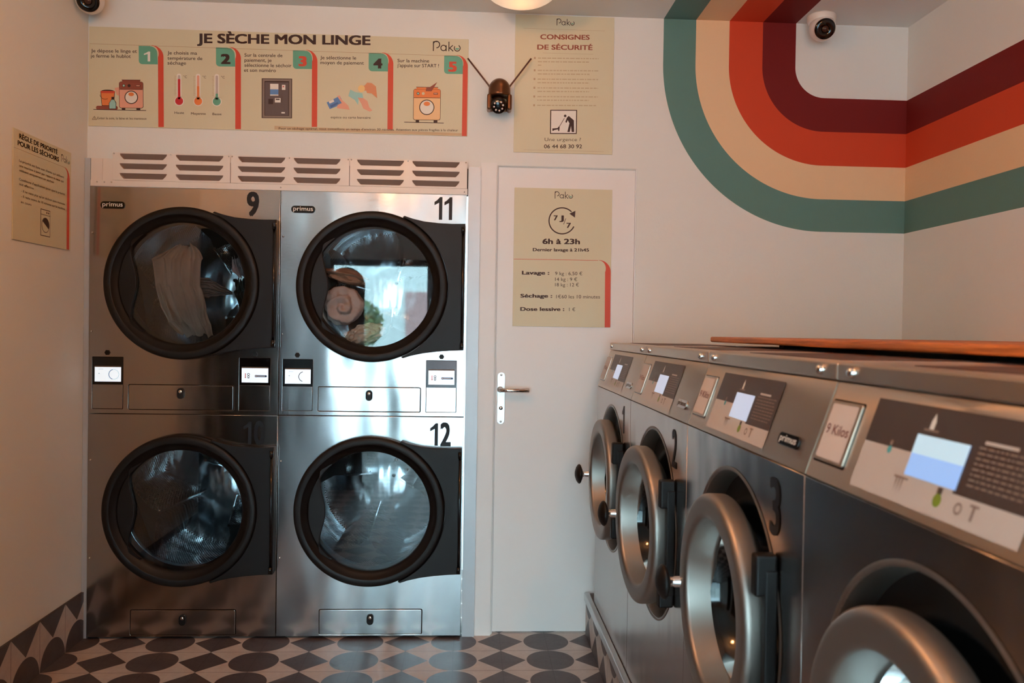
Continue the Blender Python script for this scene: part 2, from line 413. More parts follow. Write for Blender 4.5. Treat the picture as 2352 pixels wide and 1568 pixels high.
lathe(bm, [(0.001, -0.012), (0.013, -0.012), (0.014, 0)], hx-0.004, 0, 1.088, seg=24)
from_bm('handle_lever', bm, CHROME, esc)
bm = bmesh.new(); lathe(bm, [(0.0005, -0.008), (0.0085, -0.008), (0.0085, 0)], hx, 0, 1.005, seg=20); bx(bm, hx-0.004, hx+0.004, -0.008, 0, 0.978, 1.0)
kc = from_bm('key_cylinder', bm, CHROME, esc)
for zz in (1.152, 0.945):
    bm = bmesh.new(); lathe(bm, [(0.0004, -0.0065), (0.004, -0.0065), (0.005, -0.004)], hx, 0, zz, seg=14); from_bm('screw', bm, CHROME, esc)

# plinth under the washers: tiled face and a metal edge profile
PX = 0.54
struct(box('plinth', PX, XR, 0.2, YB-0.0, 0.0, WZ-0.003, TILE_R))
bm = bmesh.new(); bx(bm, PX-0.008, PX+0.016, 0.2, YB-0.002, WZ-0.034, WZ+0.002, 0.004, 3)
struct(from_bm('trim_4', bm, ALU))

# ------------------------------------------------------------------ dryers
def screw(bm, x, z, r=0.0045):
    lathe(bm, [(0.0003, -0.004), (r*0.7, -0.0035), (r, -0.001), (r, 0)], x, 0, z, seg=12)
def hexpts(cx, cz, r): return [(cx+r*math.cos(PI/3*i), cz+r*math.sin(PI/3*i)) for i in range(6)]
def dryer(k, upper, num, label, steel):
    X, Z = DX + k*DW, (DH if upper else 0.0)
    t = thing('tumble_dryer', label, 'dryer', (X, YD, Z), 0, 'tumble dryers stacked two by two')
    cx, cz = 0.40, 0.56; g = 0.0014; W, H = DW, DH
    holes = [circ(cx, cz, 0.288)]
    if upper:
        wells = ((0.017, 0.020, 0.146, 0.243), (0.634, 0.019, 0.766, 0.246)); dr = (0.168, 0.018, 0.612, 0.127); lk = (0.389, 0.094)
    else:
        wells = (); dr = (0.184, 0.017, 0.631, 0.128); lk = (0.406, 0.088)
    outer = rrect(g, g, W-g, H-g, 0.003, 3)
    bot = 0.010 if not upper else g
    outer = [(g, bot), (W-g, bot), (W-g, H-g), (g, H-g)]
    holes += [rrect(*q, 0.002, 2) for q in wells] + [rrect(*dr, 0.007, 4)]
    from_bm('front_panel', plate([outer] + holes, 0, 0.004, 0.0013), steel, t)
    bm = bmesh.new()          # cabinet shell behind the face
    for q in ((g, 0.012, 0.006, 0.9, bot, H-g), (W-0.012, W-g, 0.006, 0.9, bot, H-g), (0.012, W-0.012, 0.006, 0.9, bot, bot+0.008), (0.012, W-0.012, 0.006, 0.9, H-0.01, H-g), (0.012, W-0.012, 0.88, 0.9, bot, H-g)):
        bx(bm, *q)
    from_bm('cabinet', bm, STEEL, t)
    # drawer panel
    d = from_bm('lint_drawer', plate([rrect(dr[0]+0.0022, dr[1]+0.0022, dr[2]-0.0022, dr[3]-0.0022, 0.006, 4)], -0.002, 0.006, 0.0020), steel, t)
    bm = plate([rrect(lk[0]-0.0145, lk[1]-0.027, lk[0]+0.0145, lk[1]+0.019, 0.0140, 8)], -0.010, 0.009, 0.0015)
    lo = from_bm('lock', bm, BLACKP, d)
    bm = bmesh.new(); lathe(bm, [(0.0003, -0.0115), (0.0065, -0.0115), (0.0078, -0.009)], lk[0], 0, lk[1]+0.004, seg=18); from_bm('lock_barrel', bm, CHROME, lo)
    # drum
    bm = bmesh.new()
    lathe(bm, [(0.262, 0.05), (0.262, 0.085), (0.304, 0.11)], cx, 0, cz, seg=96)
    from_bm('drum_throat', bm, DRUM, t)
    bm = bmesh.new(); lathe(bm, [(0.304, 0.11), (0.304, 0.36), (0.309, 0.366), (0.304, 0.372), (0.304, 0.62)], cx, 0, cz, seg=96, uvs=True)
    drum = from_bm('drum', bm, PERF, t, smooth=True)
    bm = bmesh.new(); lathe(bm, [(0.309, 0.618), (0.20, 0.604), (0.195, 0.594), (0.06, 0.578), (0.0005, 0.576)], cx, 0, cz, seg=96); from_bm('drum_back', bm, DRUM, drum)
    ph = math.radians({9: 100, 10: -10, 11: -40, 12: -70}[num])
    for i in range(3):        # lifters: perforated ridges with a rod along the crest
        a = ph + i*2*PI/3 + PI/2; bm = bmesh.new(); uvl = bm.loops.layers.uv.verify()
        P = []
        for da, rr in ((-0.52, 0.303), (-0.16, 0.22), (-0.04, 0.185), (0.04, 0.185), (0.16, 0.22), (0.52, 0.303)):
            P.append([(cx+q*math.cos(a+da), yy, cz+q*math.sin(a+da)) for yy, q in ((0.21, rr), (0.60, rr if rr > 0.3 else rr-0.10))])
        vs = [[bm.verts.new(p) for p in q] for q in P]; acc = 0
        for j in range(5):
            L = (vs[j+1][0].co - vs[j][0].co).length
            f = bm.faces.new((vs[j][0], vs[j][1], vs[j+1][1], vs[j+1][0])); f.smooth = True
            for lp, uv in zip(f.loops, ((acc, 0), (acc, 0.405), (acc+L, 0.405), (acc+L, 0))): lp[uvl].uv = uv
            acc += L
        bm.faces.new([v[0] for v in vs]); lf = from_bm('lifter', bm, PERF, drum)
        bm = bmesh.new(); tube(bm, [(cx+0.183*math.cos(a), 0.20, cz+0.183*math.sin(a)), (cx+0.083*math.cos(a), 0.60, cz+0.083*math.sin(a))], 0.006); from_bm('lifter_rod', bm, CHROME, lf)
    # back plate studs
    for q in ((0.06, 0.10), (0.12, 0.05), (0.05, 0.02)):
        bm = bmesh.new(); lathe(bm, [(0.0004, 0.566), (0.008, 0.566), (0.008, 0.58)], cx+q[0], 0, cz+q[1]+0.03, seg=12); from_bm('drum_stud', bm, BLACKR, drum)
    # door
    dz = bpy.data.objects.new('door', None); COL.objects.link(dz); dz.parent = t
    bm = bmesh.new()
    lathe(bm, [(0.312, 0.002), (0.322, -0.006), (0.3245, -0.03), (0.321, -0.045), (0.315, -0.0495), (0.292, -0.050), (0.289, -0.048), (0.288, -0.045), (0.270, -0.034), (0.262, -0.026), (0.258, -0.018), (0.258, 0.045), (0.285, 0.045), (0.285, 0.002)], cx, 0, cz, seg=120, closed=True)
    from_bm('door_ring', bm, BLACKP, dz)
    bm = bmesh.new(); lathe(bm, [(0.259, -0.018), (0.0005, -0.0182)], cx, 0, cz, seg=96); from_bm('door_glass', bm, GLASSD, dz)
    # hinge cover hugging the ring
    pts = []
    a1, a0 = math.radians(67), math.radians(-67)
    ring = circ(cx, cz, 0.3255, 40, a0, a1)
    top = [(0.795, cz+0.277), (0.74, cz+0.276), (0.68, cz+0.2775), (0.62, cz+0.283), (0.57, cz+0.294)]
    botp = [(0.57, cz-0.294), (0.62, cz-0.283), (0.68, cz-0.275), (0.74, cz-0.270), (0.795, cz-0.268)]
    from_bm('hinge_cover', plate([ring + top[::-1][0:0] + [(0.535, cz+0.3055)] + top[::-1] + botp[::-1] + [(0.535, cz-0.3055)]], -0.046, 0.044, 0.0025), BLACKP, dz)
    bm = bmesh.new(); tube(bm, [(0.787, -0.051, cz-0.245), (0.787, -0.051, cz+0.245)], 0.0055, 14)
    for s in (-1, 1): tube(bm, [(0.787, -0.051, cz+s*0.235), (0.787, -0.051, cz+s*0.262)], 0.0085, 14)
    from_bm('hinge_pin', bm, BLACKG, dz)
    # handle: dark crescent that bites into the glass on the left
    outl = [(cx+0.262*math.cos(a), cz+0.262*math.sin(a)) for a in [math.radians(128 + i*(104/24)) for i in range(25)]]
    inner = []
    for i in range(15):
        u = -1 + 2*i/14; zz = cz + u*0.206
        inner.append((cx - 0.200 + 0.012*math.cos(u*PI*1.5)*1.0 - 0.0*u + (-0.0), zz))
    inner[0] = (outl[-1][0]+0.003, inner[0][1]); inner[-1] = (outl[0][0]+0.003, inner[-1][1])
    from_bm('door_handle', plate([outl + inner], -0.036, 0.018, 0.003), BLACKP, dz)
    # number, badge, displays
    P = Print(y=-0.0012)
    s = str(num); hh = 0.098; nx = 0.684 if num == 9 else 0.703 if upper else 0.698; nz = 0.907 if upper else 0.892
    if len(s) == 1: P.text(s, nx-0.026, nx+0.026, nz-hh/2, hh, INKN, 0.03, 1, up=1)
    else:
        P.poly(one(nx-0.043, nx-0.009, nz-hh/2, nz+hh/2), INKN, 1)
        if num == 11: P.poly(one(nx+0.000, nx+0.034, nz-hh/2, nz+hh/2), INKN, 1)
        else: P.text(s[1], nx+0.001, nx+0.047, nz-hh/2, hh, INKN, 0.03, 1, up=1)
    P.build('number', t)
    if upper:
        bz = 0.889; bxx = 0.097
        bm = plate([rrect(bxx-0.051, bz-0.0155, bxx+0.051, bz+0.0155, 0.0150, 8)], -0.003, 0.003, 0.0005); bd = from_bm('badge', bm, BLACKG, t)
        P = Print(y=-0.0034); P.text('primus', bxx-0.042, bxx+0.042, bz-0.006, 0.0185, PALE, 0.004, 1, up=1); P.build('badge_lettering', bd)
        for j, q in enumerate(wells):
            disp = from_bm('display', plate([[(q[0]+0.0015, q[3]-0.117), (q[2]-0.0015, q[3]-0.117), (q[2]-0.0015, q[3]-0.0012), (q[0]+0.0015, q[3]-0.0012)]], 0.001, 0.004), BLACKG, t)
            sx0, sx1 = q[0]+0.010, q[2]-0.009; sz0, sz1 = q[3]-0.106, q[3]-0.044
            P = Print(y=0.0008); P.rect(sx0, sz0, sx1, sz1, SCREEN, 1); P.rect(sx0, sz1, sx1, sz1+0.005, INKG, 1)
            mz = (sz0+sz1)/2
            if j == 0:
                P.arc(sx1-0.030, mz, 0.021, 0.0026, math.radians(100), math.radians(255), BLUEP if num == 9 else INKN, 2)
                if num == 9: P.arc(sx1-0.030, mz, 0.021, 0.0012, math.radians(-100), math.radians(95), SKYP, 2)
                P.rect(sx0+0.017, mz+0.002, sx0+0.020, mz+0.005, INKN, 2); P.rect(sx0+0.016, sz1-0.010, sx0+0.036, sz1-0.0092, INKG, 2)
            else:
                x2 = sx1-0.052
                P.line(x2, mz-0.003, sx1-0.010, mz-0.003, 0.009, BLUEP, 2); P.disc(x2, mz-0.003, 0.0055, BLUEP, 2); P.disc(sx1-0.010, mz-0.003, 0.0045, BLUEP, 2)
                P.line(x2, mz-0.003, sx1-0.014, mz-0.003, 0.0025, PALE, 3); P.disc(x2, mz-0.003, 0.0032, PALE, 3)
                P.line(sx0+0.016, mz-0.011, sx0+0.016, mz+0.009, 0.003, RED, 2); P.poly(((sx0+0.0125, mz-0.008), (sx0+0.0195, mz-0.008), (sx0+0.016, mz-0.013)), RED, 2)
                P.arc(sx0+0.029, mz+0.004, 0.0045, 0.0022, 0, 2*PI, INKN, 2); P.arc(sx0+0.029, mz-0.006, 0.004, 0.0020, 0, 2*PI, INKN, 2); P.rect(sx0+0.0245, mz-0.0125, sx0+0.0335, mz-0.0108, INKN, 2)
            P.build('screen', disp)
            from_bm('access_plate', plate([[(q[0]+0.0018, q[1]+0.0018), (q[2]-0.0018, q[1]+0.0018), (q[2]-0.0018, q[3]-0.1185), (q[0]+0.0018, q[3]-0.1185)]], -0.0005, 0.004, 0.0006), steel, t)
        for hxx, hzz in ((0.080, 0.261), (0.700, 0.262)):
            from_bm('indicator_button', plate([hexpts(hxx, hzz, 0.0118)], -0.004, 0.004, 0.0006), BLACKP, t)
    for zz in (0.771, 0.351):
        bm = bmesh.new(); screw(bm, 0.013, zz); from_bm('screw', bm, CHROME, t)
    return t
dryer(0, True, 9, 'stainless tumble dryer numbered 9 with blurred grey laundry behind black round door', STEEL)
dryer(1, True, 11, 'stainless tumble dryer numbered 11 whose glass mirrors the bright street', STEELW)
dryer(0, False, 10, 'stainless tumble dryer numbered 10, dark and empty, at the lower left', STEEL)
dryer(1, False, 12, 'stainless tumble dryer numbered 12 with an empty perforated drum, next to the white door', STEELW)

# ------------------------------------------------------------------ louvred grilles above the dryers
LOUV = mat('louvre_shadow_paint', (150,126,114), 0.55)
gx = [0.092, 0.587, 1.094, 1.603]
slots = [(0.121, 0.319), (0.355, 0.556), (0.617, 0.818), (0.853, 1.054), (1.124, 1.327), (1.362, 1.568)]
places = ['leftmost, above dryer 9', 'middle one, over the joint between the dryers', 'rightmost, above dryer 11']
for i in range(3):
    t = thing('vent_grille', 'white metal louvred grille with six slots, ' + places[i], 'vent grille', (DX+gx[i], YD, 1.965), 0, 'louvred grilles above the dryers')
    wd = gx[i+1]-gx[i]-0.002; holes = []; lou = []
    for a, b in slots[2*i:2*i+2]:
        a -= gx[i]; b -= gx[i]
        for zc in (0.1015, 0.060, 0.0185):
            holes.append([(a, zc+0.0125), (a+0.003, zc+0.004), (a+0.016, zc-0.0105), (a+0.020, zc-0.0120), (b-0.020, zc-0.0120), (b-0.016, zc-0.0105), (b-0.003, zc+0.004), (b, zc+0.0125)][::-1]); lou.append((a, b, zc))
    from_bm('grille_plate', plate([[(0, 0), (wd, 0), (wd, 0.118), (0, 0.118)]] + holes, 0.004, 0.003, 0.0006), WHITEM, t)
    for a, b, zc in lou:
        bm = bmesh.new(); v = [bm.verts.new(p) for p in ((a+0.001, 0.007, zc+0.014), (b-0.001, 0.007, zc+0.014), (b-0.014, 0.028, zc-0.006), (a+0.014, 0.028, zc-0.006), (b-0.016, 0.028, zc-0.02), (a+0.016, 0.028, zc-0.02))]
        bm.faces.new(v[:4]); bm.faces.new((v[3], v[2], v[4], v[5]))
        e = [bm.verts.new((a-0.002, 0.007, zc-0.02)), bm.verts.new((b+0.002, 0.007, zc-0.02))]
        bm.faces.new((v[0], v[3], v[5], e[0])); bm.faces.new((v[1], e[1], v[4], v[2]))
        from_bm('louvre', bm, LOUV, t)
    for sx, sz in ((0.006, 0.113), (wd/2-0.004, 0.113), (wd-0.006, 0.113)):
        bm = bmesh.new(); lathe(bm, [(0.0003, 0.001), (0.0028, 0.0015), (0.0034, 0.004)], sx, 0, sz, seg=10); from_bm('screw', bm, CHROME, t)
tr5 = struct(box('trim_5', DX, DX+2*DW+0.001, YD+0.006, YD+0.02, 2*DH+0.001, 1.9645, WHITEM))
for q in (0.028, 0.058, 0.088, 0.80, 1.59):
    bm = bmesh.new(); lathe(bm, [(0.0003, 0.002), (0.0028, 0.0025), (0.0034, 0.006)], DX+q, YD, 1.956 if q < 0.2 else 1.951, seg=10); from_bm('screw', bm, CHROME, tr5)
struct(box('trim_6', DX, DX+gx[0]-0.001, YD+0.010, YD+0.03, 1.965, 2.058, WHITEM))
struct(box('trim_7', DX+0.048, DX+0.050, YD+0.006, YD+0.0105, 1.966, 2.056, WHITEM))
struct(box('grille_shade_sheet', DX, 0.04, YD+0.05, YD+0.06, 1.94, 2.06, mat('dark_void', (20,14,12), 0.9)))  # dark sheet standing in for the shaded void behind the grilles

# ------------------------------------------------------------------ washers
def washer(k, label, kilos):
    t = thing('washing_machine', label, 'washing machine', (WX, WY0 - k*WW, WZ), -PI/2, 'front loading washing machines in a row')
    W = WW; g = 0.0016; cx, cz = W/2, 0.79-WZ; zb, zt = 1.120-WZ, 1.273-WZ; yt = 0.0535; zl = 1.305-WZ; D = 0.80
    from_bm('front_panel', plate([[(g, 0.004), (W-g, 0.004), (W-g, zb-0.002), (g, zb-0.002)], circ(cx, cz, 0.272)], 0, 0.004, 0.001), STEELM, t)
    bm = bmesh.new()
    for q in ((g, 0.006, 0.005, D, 0.004, zb), (W-0.006, W-g, 0.005, D, 0.004, zb), (0.006, W-0.006, D-0.01, D, 0.004, zb), (0.006, W-0.006, 0.005, D, 0.004, 0.012), (g, W-g, 0.07, D, zb, zl-0.04)): bx(bm, *q)
    from_bm('cabinet', bm, STEELM, t)
    # tilted control panel
    bm = bmesh.new(); prof = [(0.0, zb), (yt, zt), (0.1, zt), (0.1, zb)]
    A = [bm.verts.new((g, p[0], p[1])) for p in prof]; B = [bm.verts.new((W-g, p[0], p[1])) for p in prof]
    for i in range(4): bm.faces.new((A[i], A[(i+1)%4], B[(i+1)%4], B[i]))
    bm.faces.new(A); bm.faces.new(B[::-1])
    bmesh.ops.bevel(bm, geom=[e for e in bm.edges], offset=0.0015, segments=2, affect='EDGES')
    cp = from_bm('control_panel', bm, STEELC, t)
    # lid
    bm = bmesh.new(); bx(bm, g, W-g, yt-0.003, D, zt+0.0025, zl, 0.004, 3); lid = from_bm('lid', bm, STEELC, t)
    hop = from_bm('hopper_cover', (lambda b: (bx(b, 0.12, W-0.12, 0.115, 0.40, zl, zl+0.0012, 0.0), b)[1])(bmesh.new()), mat('hopper_brown', (92,70,64), 0.5, 0.6), t)
    for sx in (0.058, W-0.058):
        bm = bmesh.new(); lathe(bm, [(0.0004, -0.010), (0.005, -0.0095), (0.0085, -0.006), (0.009, 0.0)], sx, yt-0.003, (zt+zl)/2+0.002, seg=18); from_bm('bolt', bm, CHROME, lid)
    # inner opening: rounded lip and rubber boot
    bm = bmesh.new(); lathe(bm, [(0.281, -0.001), (0.275, -0.003), (0.271, 0.002), (0.268, 0.03), (0.266, 0.05)], cx, 0, cz, seg=96); from_bm('opening_lip', bm, RINGM, t)
    bm = bmesh.new(); lathe(bm, [(0.267, 0.045), (0.225, 0.055), (0.215, 0.04), (0.20, 0.05), (0.19, 0.12), (0.15, 0.2), (0.0005, 0.22)], cx, 0, cz, seg=72); from_bm('door_boot', bm, BLACKR, t)
    # door, slightly ajar towards the far side
    dv = bpy.data.objects.new('door', None); COL.objects.link(dv); dv.parent = t
    th = math.radians({0: 0.6, 1: 3.0, 2: 0.2, 3: 0.0}[k]); hxx = cx + 0.245
    dv.location = (hxx, 0.0, 0); dv.rotation_euler = (0, 0, th)
    c0 = cx - hxx
    bm = bmesh.new(); lathe(bm, [(0.200, 0.004), (0.224, -0.002), (0.2275, -0.007), (0.228, -0.010), (0.2285, -0.034), (0.2285, -0.037), (0.2275, -0.042), (0.2245, -0.0465), (0.220, -0.0490), (0.216, -0.0500), (0.212, -0.0503), (0.188, -0.0498), (0.184, -0.0494), (0.179, -0.0480), (0.1755, -0.0450), (0.174, -0.041), (0.1735, -0.038), (0.168, 0.004), (0.167, 0.008), (0.165, 0.02), (0.19, 0.02)], c0, 0, cz-0.006, seg=110, closed=True)
    from_bm('door_ring', bm, RINGM, dv)
    bm = bmesh.new(); lathe(bm, [(0.168, 0.008), (0.164, 0.02), (0.15, 0.06), (0.11, 0.09), (0.0005, 0.105)], c0, 0, cz, seg=80); from_bm('door_glass', bm, GLASSB, dv)
    kb = bmesh.new(); kx = c0 - 0.218; kz = 0.765-WZ
    lathe(kb, [(0.0004, -0.106), (0.012, -0.1055), (0.028, -0.100), (0.038, -0.093), (0.0405, -0.088), (0.037, -0.083), (0.02, -0.076), (0.012, -0.074), (0.0004, -0.074)], kx, 0, kz, seg=32)
    kn = from_bm('door_knob', kb, BLACKP, dv)
    bm = bmesh.new(); lathe(bm, [(0.0125, -0.076), (0.0115, -0.066), (0.013, -0.062), (0.0135, -0.044), (0.016, -0.038)], kx, 0, kz, seg=24); from_bm('knob_stem', bm, CHROME, kn)
    hb = bmesh.new()
    for zz in (0.13, -0.135): bx(hb, -0.014, 0.014, -0.042, -0.001, cz+zz-0.038, cz+zz+0.038, 0.006, 3)
    bx(hb, -0.004, 0.016, -0.024, -0.001, cz-0.14, cz+0.14, 0.003, 2)
    from_bm('hinge', hb, BLACKP, dv)
    # number
    P = Print(y=-0.001); ntx = str(k+1)
    (P.text(ntx, W-0.15, W-0.10, 0.99-WZ, 0.098, INKN, 0.02, 1, up=1) if k else P.poly(one(W-0.145, W-0.112, 0.99-WZ, 1.088-WZ), INKN, 1)); P.build('number', t)
    # things on the tilted panel are drawn in (s, t) and laid onto it
    ang = math.atan2(yt, zt-zb); c_, s_ = math.cos(ang), math.sin(ang)
    def place(o): o.parent = cp; o.location = (0, 0, zb); o.rotation_euler = (-ang, 0, 0); return o
    o = place(from_bm('soap_drawer', plate([rrect(0.010, 0.028, 0.118, 0.134, 0.004, 3), ], -0.0005, 0.002, 0.0004), BLACKG, None))
    o2 = place(from_bm('drawer_front', plate([rrect(0.013, 0.031, 0.115, 0.131, 0.004, 3)], -0.004, 0.005, 0.001), STEELC, None))
    P = Print(y=-0.0042); P.poly(rrect(0.022, 0.036, 0.108, 0.126, 0.003), mat('sticker', (206,192,184), 0.6), 1)
    P.text(kilos, 0.028, 0.103, 0.076, 0.016, mat('ink_red_brown', (110,50,46), 0.6), 0.008, 2, up=1); place(P.build('weight_sticker', None))
    DK = mat('decal_dark', (66,52,48), 0.4); LT = mat('decal_light', (194,182,174), 0.45)
    P = Print(y=-0.0008)
    P.poly(((0.150, 0.013), (0.518, 0.013), (0.518, 0.048), (0.385, 0.048), (0.385, 0.082), (0.150, 0.082)), LT, 1)
    P.poly(((0.150, 0.082), (0.385, 0.082), (0.385, 0.048), (0.518, 0.048), (0.518, 0.147), (0.150, 0.147)), DK, 1)
    tx = mat('decal_text', (136,116,106), 0.5)
    P.rect(0.412, 0.113, 0.47, 0.117, LT, 2)
    for r in range(8):
        z = 0.107 - r*0.0065; x = 0.405
        while x < 0.500:
            L = random.uniform(0.004, 0.014); P.rect(x, z, min(x+L, 0.506), z+0.0022, tx, 2); x += L+0.0025
    P.poly(((0.296, 0.117), (0.306, 0.117), (0.3065, 0.128), (0.301, 0.139), (0.2965, 0.128)), PALE, 2); P.rect(0.285, 0.114, 0.318, 0.117, tx, 2)
    P.disc(0.222, 0.078, 0.0055, mat('decal_cyan', (70,160,165), 0.4), 2); P.disc(0.222, 0.088, 0.004, tx, 2)
    for q in (0.0, 0.007, 0.014): P.poly(((0.262+q, 0.046), (0.266+q, 0.046), (0.264+q, 0.026)), tx, 2)
    P.rect(0.256, 0.045, 0.290, 0.048, tx, 2)
    P.disc(0.362, 0.034, 0.0085, mat('decal_green', (120,140,40), 0.4), 2); P.rect(0.357, 0.042, 0.367, 0.050, DK, 2)
    P.arc(0.405, 0.033, 0.006, 0.003, 0, 2*PI, tx, 2); P.rect(0.430, 0.024, 0.435, 0.043, tx, 2); P.rect(0.424, 0.040, 0.441, 0.043, tx, 2)
    place(P.build('control_decal', None))
    P = Print(y=-0.0016); P.rect(0.277, 0.052, 0.390, 0.108, SCREENB if k == 3 else SCREENW, 1)
    if k == 3: P.rect(0.277, 0.082, 0.390, 0.108, mat('screen_pale', (160,190,205), 0.2, emis=(168,196,212), estr=0.40), 2)
    place(P.build('screen', None))
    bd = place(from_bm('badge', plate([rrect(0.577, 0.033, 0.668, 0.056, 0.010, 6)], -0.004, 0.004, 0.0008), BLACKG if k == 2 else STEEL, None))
    P = Print(y=-0.0043); P.text('primus', 0.586, 0.659, 0.040, 0.0125, PALE if k == 2 else INKG, 0.01, 1, up=1); place(P.build('badge_lettering', None))
    return t
washer(0, 'steel washing machine number 1, farthest in the row, beside the white door', '9 Kilos')
washer(1, 'steel washing machine number 2, second from the back wall', '9 Kilos')
washer(2, 'steel washing machine number 3 with black oval badge, second nearest', '9 Kilos')
washer(3, 'blurred steel washing machine nearest the viewer, blue screen lit', '9 Kilos')

# wooden shelf resting over the washers
t = thing('wooden_shelf', 'long oiled wooden shelf board lying over the tops of the washing machines', 'shelf', (0.9, 0.3, 1.3075))
bm = bmesh.new(); bx(bm, 0, XR-0.9-0.002, 0, 2.71, 0.011, 0.031, 0.006, 3); from_bm('board', bm, WOOD, t)
for i, (xx, yy) in enumerate(((0.12, 0.1), (0.12, 1.2), (0.12, 2.3))):
    box('spacer', xx, xx+0.34, yy, yy+0.04, -0.0015, 0.0110, BLACKR, t)

# ------------------------------------------------------------------ posters
def poster(name, label, corners, pos, size, rz=0.0):
    """corners in photo pixels tl,tr,br,bl; returns board thing and a transcriber of photo positions to board positions"""
    t = thing(name, label, 'sign', pos, rz)
    W, H = size
    box('board', 0, W, -0.004, 0, 0, H, CREAM, t, 0.0006)
    (ax, ay), (bx_, by), (cx, cy), (dx, dy) = corners
    def tf(px, py):
        u = (px-ax)/(bx_-ax)
        for _ in range(3):
            yt = ay+(by-ay)*u; yb = dy+(cy-dy)*u; v = (py-yt)/(yb-yt)
            xl = ax+(dx-ax)*v; xr = bx_+(cx-bx_)*v; u = (px-xl)/(xr-xl)
        return u*W, (1-v)*H
    return t, tf
def stripe_arc(P, x0, yl, r, xs0, xs1, ybot, lay=2, m=None):
    """thin line growing into a red band that turns down the right side"""
    m = m or RED; n = 16; A = []; B = []
    cx, cy = xs1 - r, yl + r
    for i in range(n+1):
        a = -PI/2 + PI/2*i/n; wd = 1.2 + (xs1-xs0-1.2)*(i/n)
        A.append((cx + r*math.cos(a), cy + r*math.sin(a))); B.append((cx + (r-wd)*math.cos(a), cy + (r-0.6-(wd-0.6)*(i/n)**0.5*0.75 if i < n else r-wd)*math.sin(a)))
    A.append((xs1, ybot)); B.append((xs0, ybot)); P.strip(A, B, m, lay)
def pako(P, x0, x1, base, h, lay=2):
    W = x1-x0; t_ = W*0.022
    P.line(x0+t_, base, x0+t_, base-h, t_*1.6, INK, lay); P.arc(x0+W*0.13, base-h*0.68, W*0.115, t_*1.6, -PI*0.95, PI*0.5, INK, lay); P.line(x0+t_*1.5, base-h*0.98, x0+W*0.16, base-h*0.98, t_*1.5, INK, lay)
    P.arc(x0+W*0.385, base-h*0.33, W*0.095, t_*1.5, 0, 2*PI, INK, lay); P.line(x0+W*0.48, base-h*0.62, x0+W*0.48, base, t_*1.5, INK, lay)
    P.line(x0+W*0.58, base-h, x0+W*0.58, base, t_*1.5, INK, lay); P.line(x0+W*0.59, base-h*0.28, x0+W*0.72, base-h*0.62, t_*1.5, INK, lay); P.line(x0+W*0.61, base-h*0.33, x0+W*0.74, base, t_*1.5, INK, lay)
    P.arc(x0+W*0.88, base-h*0.33, W*0.105, t_*1.5, -PI*0.35, PI*1.2, INK, lay); P.arc(x0+W*0.88, base-h*0.36, W*0.045, t_*2.4, PI*0.05, PI*0.95, TEALP, lay+1)
PYW = YB - 0.0005
# 1. long drying instructions
t, tf = poster('instruction_poster', 'long cream poster with five drying steps titled JE SÈCHE MON LINGE, above the dryers', [(205,66),(1075,85),(1075,308),(201,293)], (-1.644+0.004, PYW, 2.199), (1.622, 0.424))
P = Print(tf, -0.004)
P.text('JE SÈCHE MON LINGE', 448, 846, 100.5, 20.5, INK, 0.034)
P.build('title_lettering', t)
P = Print(tf, -0.004); pako(P, 991, 1056, 113, 22); P.build('logo', t)
P = Print(tf, -0.004); P.line(206, 105.6, 1050, 124, 0.9, CREAMD); P.build('divider_line', t)
steps = [
 (['Je dépose le linge et', 'je ferme le hublot'], [(209,312,125.3), (208,298,137)], (316,358,109,151), '1', PALE, (327,344,144.5), (359.5,372,294), 11),
 (['Je choisis ma', 'température de', 'séchage'], [(381,448,128),(381,460,140),(381,423,151)], (491,534,110.5,154), '2', INK, (502,524,147.5), (535,548,297), 11),
 (['Sur la centrale de', 'paiement, je', 'sélectionne le séchoir', 'et son numéro'], [(556,643,131),(556,618,142.5),(556,664,154),(555,628,165.5)], (667,711,115,157.5), '3', RED, (680,699,150.5), (711,723.5,290), 12),
 (['Je sélectionne le', 'moyen de paiement'], [(730,813,134.7),(730,831,146)], (842,887,119,161), '4', INK, (853,874,153.5), (887,899.5,294.5), 12),
 (['Sur la machine', "j'appuie sur START !"], [(909,983,139.5),(909,1006,150.4)], (1018,1062,123,165), '5', RED, (1028,1048,159), (1062,1073.5,307.5), 12)]
for tx, bs, bd, dg, dm, dp, st, _ in steps:
    P = Print(tf, -0.004)
    for s_, (a, b, c) in zip(tx, bs): P.text(s_, a, b, c, 7.6, INK, 0.008)
    x0, x1, y0, y1 = bd; r = 8
    pts = [(x0, y0), (x1-16, y0+0.5)] + [(x1-16+16*math.sin(q*PI/10), y0+17-16*math.cos(q*PI/10)) for q in range(6)] + [(x1+1, y1), (x0+r, y1)] + [(x0+r-r*math.sin(q*PI/8), y1-r+r*math.cos(q*PI/8)) for q in range(1, 5)]
    P.poly(pts, TEALP, 1); P.poly([(a_, 267-b_) for a_, b_ in one(328, 342, 122.5, 145)], dm, 3) if dg == '1' else P.text(dg, dp[0], dp[1], dp[2], 21, dm, 0.05, 3)
    stripe_arc(P, 0, y0-1.5, 27, st[0], st[1], st[2], 2)
    P.build('step_text', t)
